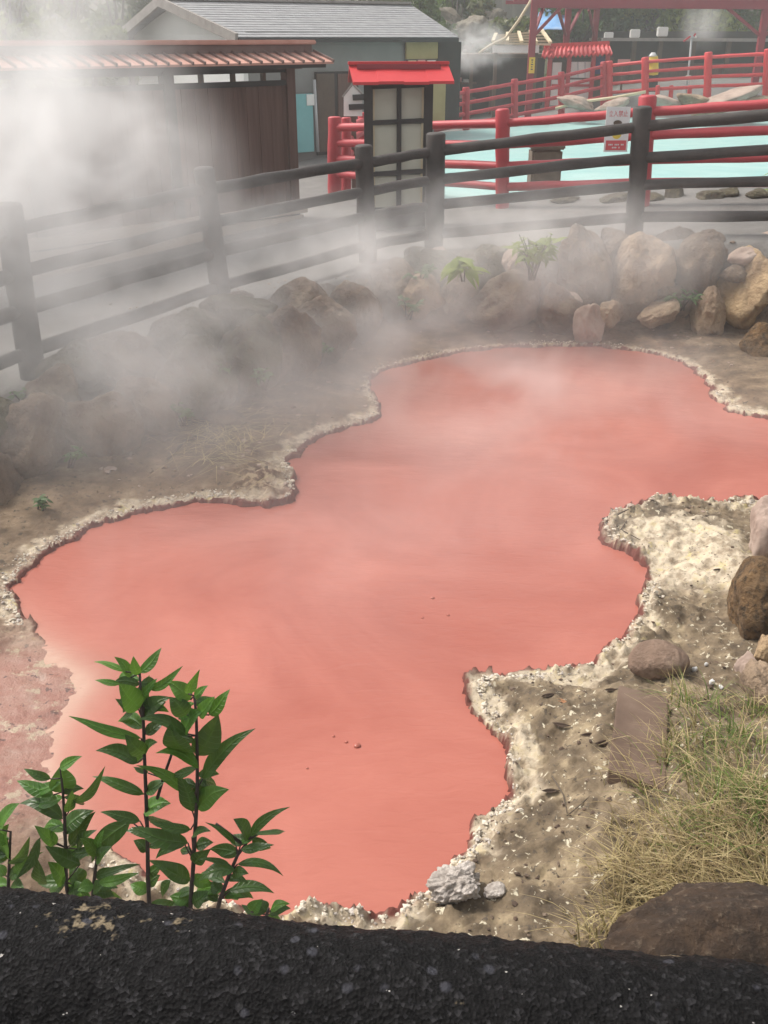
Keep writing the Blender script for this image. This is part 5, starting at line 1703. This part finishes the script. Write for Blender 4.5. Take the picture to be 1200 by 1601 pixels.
# yellow drum
q = at_d(1019, 126, 27.9)
root = empty('barrel', Vector((q.x, q.y, q.z - 0.2)), 'yellow barrel with a grey lid on a dark stand behind the level red fence', 'barrel')
a, b = at_d(1020, 118, 27.9), at_d(1020, 89, 27.9)
mb = MB(); mb.tube([a, a.lerp(b, 0.1), a.lerp(b, 0.33), a.lerp(b, 0.36), a.lerp(b, 0.39), a.lerp(b, 0.66), a.lerp(b, 0.69), a.lerp(b, 0.72), b], [0.13, 0.145, 0.145, 0.155, 0.145, 0.145, 0.155, 0.145, 0.13], 20)
smooth_by_angle(mb.build('drum', M['yellow'], root), 40)
mb = MB(); mb.tube([b, b + Vector((0, 0, .03)), b + Vector((0, 0, .1))], [0.12, 0.1, 0.05], 14); mb.build('lid', M['steel'], root, None, True)
mb = MB(); mb.box(a - Vector((0, 0, 0.2)), 0.25, 0.25, 0.4); mb.build('stand', M['black'], root)
q = at_d(975, 97, 28.2)
mb = MB(); mb.box(q, msize(19, 28.2, 1.5), 0.03, msize(7, 28.2, 1.5))
o = mb.build('board_sign', M['pink_board'], None, q)
mb = MB(); mb.box(q - Vector((0, -0.03, 0.4)), 0.05, 0.03, 0.75); mb.build('post', M['brown'], o)
tag(o, 'small pale pink board standing behind the level red fence', 'sign')
# grey pole with red arm
q = at_d(1075, 126, 27.2); t_ = at_d(1081, 57, 27.2)
root = empty('pole', q, 'thin grey pole with a small red arm behind the level red fence', 'pole')
mb = MB(); mb.tube([q - Vector((0, 0, .3)), t_], 0.024, 10); mb.build('shaft', M['steel'], root, None, True)
mb = MB(); mb.box(t_, 0.14, 0.1, 0.08, None, 0.01); mb.build('head', M['steel'], root)
mb = MB(); mb.beam(t_ + Vector((-0.05, -.05, 0)), at_d(1068, 65, 27.15), 0.04, 0.04); mb.beam(t_ + Vector((0.03, -.05, 0)), at_d(1087, 53, 27.15), 0.04, 0.04); mb.build('arm', M['red'], root)
mb = MB(); mb.tube([q, q + Vector((0, 0, .12))], [0.16, 0.06], 12); mb.build('foot', M['concrete'], root)

# blue tarp on the slope
cs = [at_d(830, 50, 33), at_d(885, 46, 33), at_d(890, 8, 35), at_d(845, 14, 35)]
N_ = 14
vs = []
for i in range(N_ + 1):
    for j in range(N_ + 1):
        q = cs[0].lerp(cs[1], i / N_).lerp(cs[3].lerp(cs[2], i / N_), j / N_)
        vs.append(np.array(q))
vs = np.array(vs)
vs[:, 2] += 0.12 * fbm(vs * 2.2, 3, 2); vs[:, 1] += 0.25 * fbm(vs * 1.5, 3, 5)
fs = [(i * (N_ + 1) + j, (i + 1) * (N_ + 1) + j, (i + 1) * (N_ + 1) + j + 1, i * (N_ + 1) + j + 1) for i in range(N_) for j in range(N_)]
o = link_mesh('tarp', vs, fs, M['blue'], None, tuple(cs[0]), True)
so = o.modifiers.new('thick', 'SOLIDIFY'); so.thickness = 0.02
tag(o, 'blue tarpaulin draped on the slope behind the braced red posts', 'tarp')
# pale retaining wall up on the hillside
q0_, q1_ = at_d(755, 22, 41), at_d(835, 22, 41)
mb = MB(); mb.box(((q0_.x + q1_.x) / 2 + 0.3, 41.5, 3.0), q1_.x - q0_.x + 1.5, 0.5, 5.0, None, 0.05)
for k in range(6):
    mb.box((q0_.x + k * (q1_.x - q0_.x) / 5, 41.2, 3.0), 0.12, 0.12, 5.0)
tag(mb.build('retaining_wall', M['concrete'], None, ((q0_.x + q1_.x) / 2, 41.5, 0.5)), 'pale ribbed retaining wall on the hillside above the dark shop', 'wall')
for k, (px, py, a, b_, d, lab) in enumerate([(700, 40, 60, 40, 37, 'weathered pale rock outcrop behind the house roof end'), (740, 48, 50, 34, 36, 'tan rock outcrop where the white vent steam drifts'), (770, 35, 46, 30, 38, 'smaller pale outcrop below the ribbed retaining wall'), (675, 50, 50, 26, 35.5, 'low rock outcrop right behind the shingled hip')]):
    rock_px(px, py, a * 1.3, b_ * 1.2, d, 'rock_grey', 220 + k, lab, 0.7, rough=0.3, group='outcrops on the hillside', sub=4)


# ------------------------------------------------------------ trees
def crown_mesh(seed, nclump, nleaf, rx, rz, leaf):
    r = np.random.RandomState(seed)
    V, Fq = [], []
    cs = []
    for _ in range(nclump):
        d = r.normal(size=3); d /= np.linalg.norm(d)
        rad = r.uniform(0.45, 1.0) ** 0.6
        cs.append((d * rad * np.array([rx, rx, rz]), r.uniform(0.22, 0.42) * rx))
    for _ in range(nleaf):
        c_, s = cs[r.randint(nclump)]
        d = r.normal(size=3); d /= np.linalg.norm(d)
        p = c_ + d * s * r.uniform(0.5, 1.05) * np.array([1, 1, 0.75])
        u = r.normal(size=3); u /= np.linalg.norm(u)
        w2 = np.cross(u, r.normal(size=3)); w2 /= np.linalg.norm(w2)
        l = leaf * r.uniform(0.6, 1.3)
        k = len(V)
        V += [p - u * l, p + w2 * l * 0.5, p + u * l, p - w2 * l * 0.5]
        Fq.append((k, k + 1, k + 2, k + 3))
    return np.array(V), Fq, cs


def tree(name, base, h, rx, seed, mat, label, nleaf=5200, leaf=0.12, group='trees on the hillside', low=0.06):
    root = empty(name, base, label, 'tree' if name == 'tree' else 'bush', group)
    rz_ = h * (1 - low) / 2
    cc = Vector(base) + Vector((0, 0, h * low + rz_))
    V, F, cs = crown_mesh(seed, 26, nleaf, rx, rz_, leaf)
    link_mesh('crown', V + np.array(cc), F, mat, root)
    mb = MB()
    r = random.Random(seed)
    b_ = Vector(base)
    mb.tube([b_ - Vector((0, 0, .3)), b_.lerp(cc, 0.5) + Vector((r.uniform(-.1, .1), 0, 0)), cc, cc + Vector((0, 0, rz_ * 0.6))], [0.05 * h * 0.6 + 0.03, 0.04 * h * 0.6 + 0.02, 0.05, 0.02], 8)
    for c_, s in cs[:9]:
        mb.tube([b_.lerp(cc, 0.7), b_.lerp(cc, 0.9) + Vector(c_) * 0.45, cc + Vector(c_) * 0.95], [0.05, 0.03, 0.012], 6)
    mb.build('trunk', M['bark'], root, None, True)
    return root


def tb(px, d):
    q = at_d(px, 100, d)
    return Vector((q.x, d, gz(q.x, d) - 0.1))


for k, (nm, px, d, h, rx, mt, lab) in enumerate([
        ('tree', 20, 24, 4.6, 2.2, 'tree_b', 'pale yellow-green tree behind the thickest steam above the tiled wall'),
        ('tree', 110, 26, 4.9, 2.0, 'tree_b', 'yellow-green tree hazed by steam next to the palest tree'),
        ('tree', 190, 29, 5.2, 2.0, 'tree_a', 'dark green tree rising beside the white gable'),
        ('bush', 172, 22.5, 2.75, 0.7, 'tree_b', 'light green bush poking over the tiled wall beside the gable'),
        ('tree', 240, 33, 5.6, 2.3, 'tree_a', 'dark green tree behind the gable peak'),
        ('tree', 380, 37, 5.5, 2.4, 'tree_a', 'dark tree above the house ridge near the gable'),
        ('tree', 520, 38, 5.2, 2.4, 'tree_c', 'olive tree above the middle of the house ridge'),
        ('bush', 645, 34, 3.7, 1.3, 'tree_a', 'green bush above the hip end of the shingled roof'),
        ('bush', 712, 38.5, 3.9, 1.2, 'tree_a', 'dark green bush hanging over the pale outcrop'),
        ('bush', 760, 37, 3.3, 0.8, 'tree_c', 'rusty olive bush below the ribbed retaining wall'),
        ('bush', 800, 34, 2.7, 0.9, 'tree_c', 'small olive bush behind the lattice shelter'),
        ('bush', 905, 35, 3.4, 1.3, 'tree_a', 'dark rounded bush between the braced red posts'),
        ('tree', 960, 39, 4.6, 2.3, 'tree_a', 'dark green tree behind the lamp nearest the red kiosk'),
        ('tree', 1010, 37.5, 3.7, 1.9, 'tree_b', 'yellow-green tree above the middle stall lamp'),
        ('tree', 1060, 38, 3.9, 2.0, 'tree_b', 'yellow-green tree beside the stall steam'),
        ('tree', 1130, 40, 4.8, 2.4, 'tree_a', 'dark tree behind the stall steam'),
        ('tree', 1200, 42, 5.6, 2.2, 'tree_a', 'dark tree behind the braced pavilion post at the frame edge'),
        ('tree', 850, 43, 5.0, 2.0, 'tree_c', 'olive tree far up the slope behind the blue tarpaulin'),
        ('tree', 640, 46, 5.0, 2.2, 'tree_c', 'hazy olive tree far up the slope behind the roof hip'),
        ('tree', -60, 27, 5.0, 2.2, 'tree_a', 'dark tree beyond the frame edge behind the steam'),
        ('tree', 310, 43, 5.2, 2.4, 'tree_c', 'olive tree far behind the gable')]):
    tree(nm, tb(px, d), h, rx, 400 + k, M[mt], lab)

# ------------------------------------------------------------ steam
def steam_material(dens, lo, hi, scale, dens_edge=1.0, stretch=(1, 1, 1), seed=0.0):
    m = bpy.data.materials.new('steam')
    m.use_nodes = True
    t = m.node_tree
    t.nodes.clear()
    L = t.links.new
    out = t.nodes.new('ShaderNodeOutputMaterial')
    pv_ = t.nodes.new('ShaderNodeVolumePrincipled')
    pv_.inputs['Color'].default_value = (1, 1, 1, 1)
    pv_.inputs['Anisotropy'].default_value = 0.1
    tc = t.nodes.new('ShaderNodeTexCoord')
    ln = t.nodes.new('ShaderNodeVectorMath'); ln.operation = 'LENGTH'
    L(tc.outputs['Object'], ln.inputs[0])
    fall = t.nodes.new('ShaderNodeMapRange'); fall.interpolation_type = 'SMOOTHSTEP'
    fall.inputs['From Min'].default_value = 1.0; fall.inputs['From Max'].default_value = 0.15
    L(ln.outputs['Value'], fall.inputs['Value'])
    geo = t.nodes.new('ShaderNodeNewGeometry')
    mp = t.nodes.new('ShaderNodeMapping'); mp.inputs['Scale'].default_value = stretch; mp.inputs['Location'].default_value = (seed, seed * 1.7, seed * 0.6)
    L(geo.outputs['Position'], mp.inputs['Vector'])
    n = tex_noise(t, scale, 3, 0.55, mp.outputs[0], 0.5)
    mr = t.nodes.new('ShaderNodeMapRange'); mr.interpolation_type = 'SMOOTHSTEP'
    mr.inputs['From Min'].default_value = lo; mr.inputs['From Max'].default_value = hi
    L(n.outputs[0], mr.inputs['Value'])
    a = t.nodes.new('ShaderNodeMath'); a.operation = 'MULTIPLY'
    L(fall.outputs[0], a.inputs[0]); L(mr.outputs[0], a.inputs[1])
    b = t.nodes.new('ShaderNodeMath'); b.operation = 'MULTIPLY'; b.inputs[1].default_value = dens
    L(a.outputs[0], b.inputs[0])
    L(b.outputs[0], pv_.inputs['Density'])
    L(pv_.outputs[0], out.inputs['Volume'])
    return m


def steam(px, py, d, rx, ry, rz_, dens, lo=0.3, hi=0.65, scale=1.2, tilt=0.0, stretch=(1, 1, 1), label='', seed=0.0):
    V, F = ico(4)
    c_ = at_d(px, py, d)
    m = bpy.data.meshes.new('steam')
    m.from_pydata(V.tolist(), [], F)
    m.materials.append(steam_material(dens, lo, hi, scale, 1.0, stretch, seed))
    o = bpy.data.objects.new('steam', m)
    C.objects.link(o)
    o.location = c_
    o.scale = (rx, ry, rz_)
    o.rotation_euler = (0, tilt, 0)
    return tag(o, label, 'steam', None, 'stuff')


steam(70, 270, 7.2, 1.7, 1.2, 1.3, 2.6, 0.38, 0.68, 1.6, 0.3, label='dense white steam billowing over the log fence toward the board wall', seed=1)
steam(20, 50, 8.6, 1.6, 1.4, 1.2, 1.4, 0.36, 0.62, 1.3, 0.0, label='white steam rising in front of the tiled roof and pale trees', seed=2)
steam(130, 450, 6.6, 2.3, 1.2, 0.95, 0.95, 0.33, 0.66, 1.7, 0.3, label='grey steam drifting through the log fence', seed=3)
steam(490, 430, 8.2, 2.0, 1.1, 0.8, 1.4, 0.38, 0.66, 1.7, 0.3, label='steam curling up at the bend of the boulder wall', seed=4)
steam(800, 400, 9.0, 2.9, 1.0, 0.9, 1.25, 0.30, 0.66, 1.6, label='thin steam veiling the far wall and fence', seed=5)
steam(760, 610, 7.3, 3.4, 2.1, 0.6, 0.75, 0.30, 0.68, 1.3, label='low steam lying over the far half of the red pool', seed=6)
steam(520, 850, 4.9, 2.8, 2.2, 0.6, 0.34, 0.25, 0.7, 1.3, label='faint steam over the middle of the red pool', seed=9)
steam(200, 610, 5.9, 2.0, 1.3, 0.75, 0.8, 0.33, 0.66, 1.7, label='thin steam over the left boulder wall', seed=10)
steam(740, 75, 25.5, 1.3, 0.9, 0.7, 1.6, 0.42, 0.6, 1.7, label='white vent steam beside the lattice shelter', seed=7)
steam(1100, 40, 33.0, 0.9, 0.9, 1.1, 0.6, 0.3, 0.6, 1.6, stretch=(1.6, 1.6, 0.5), label='grey steam rising over the dark stall', seed=8)

# even haze box added over the yard to lift the background darks
m = bpy.data.materials.new('haze'); m.use_nodes = True
t = m.node_tree; t.nodes.clear()
out = t.nodes.new('ShaderNodeOutputMaterial'); pv_ = t.nodes.new('ShaderNodeVolumePrincipled')
pv_.inputs['Color'].default_value = (1, 1, 1, 1); pv_.inputs['Density'].default_value = 0.0035
t.links.new(pv_.outputs[0], out.inputs['Volume'])
mb = MB(); mb.box((0, 49, 11.5), 142, 124, 28)
tag(mb.build('haze', m, None, (0, 49, 11.5)), 'thin even haze added over the whole yard to lift the background darks', 'haze', None, 'stuff')
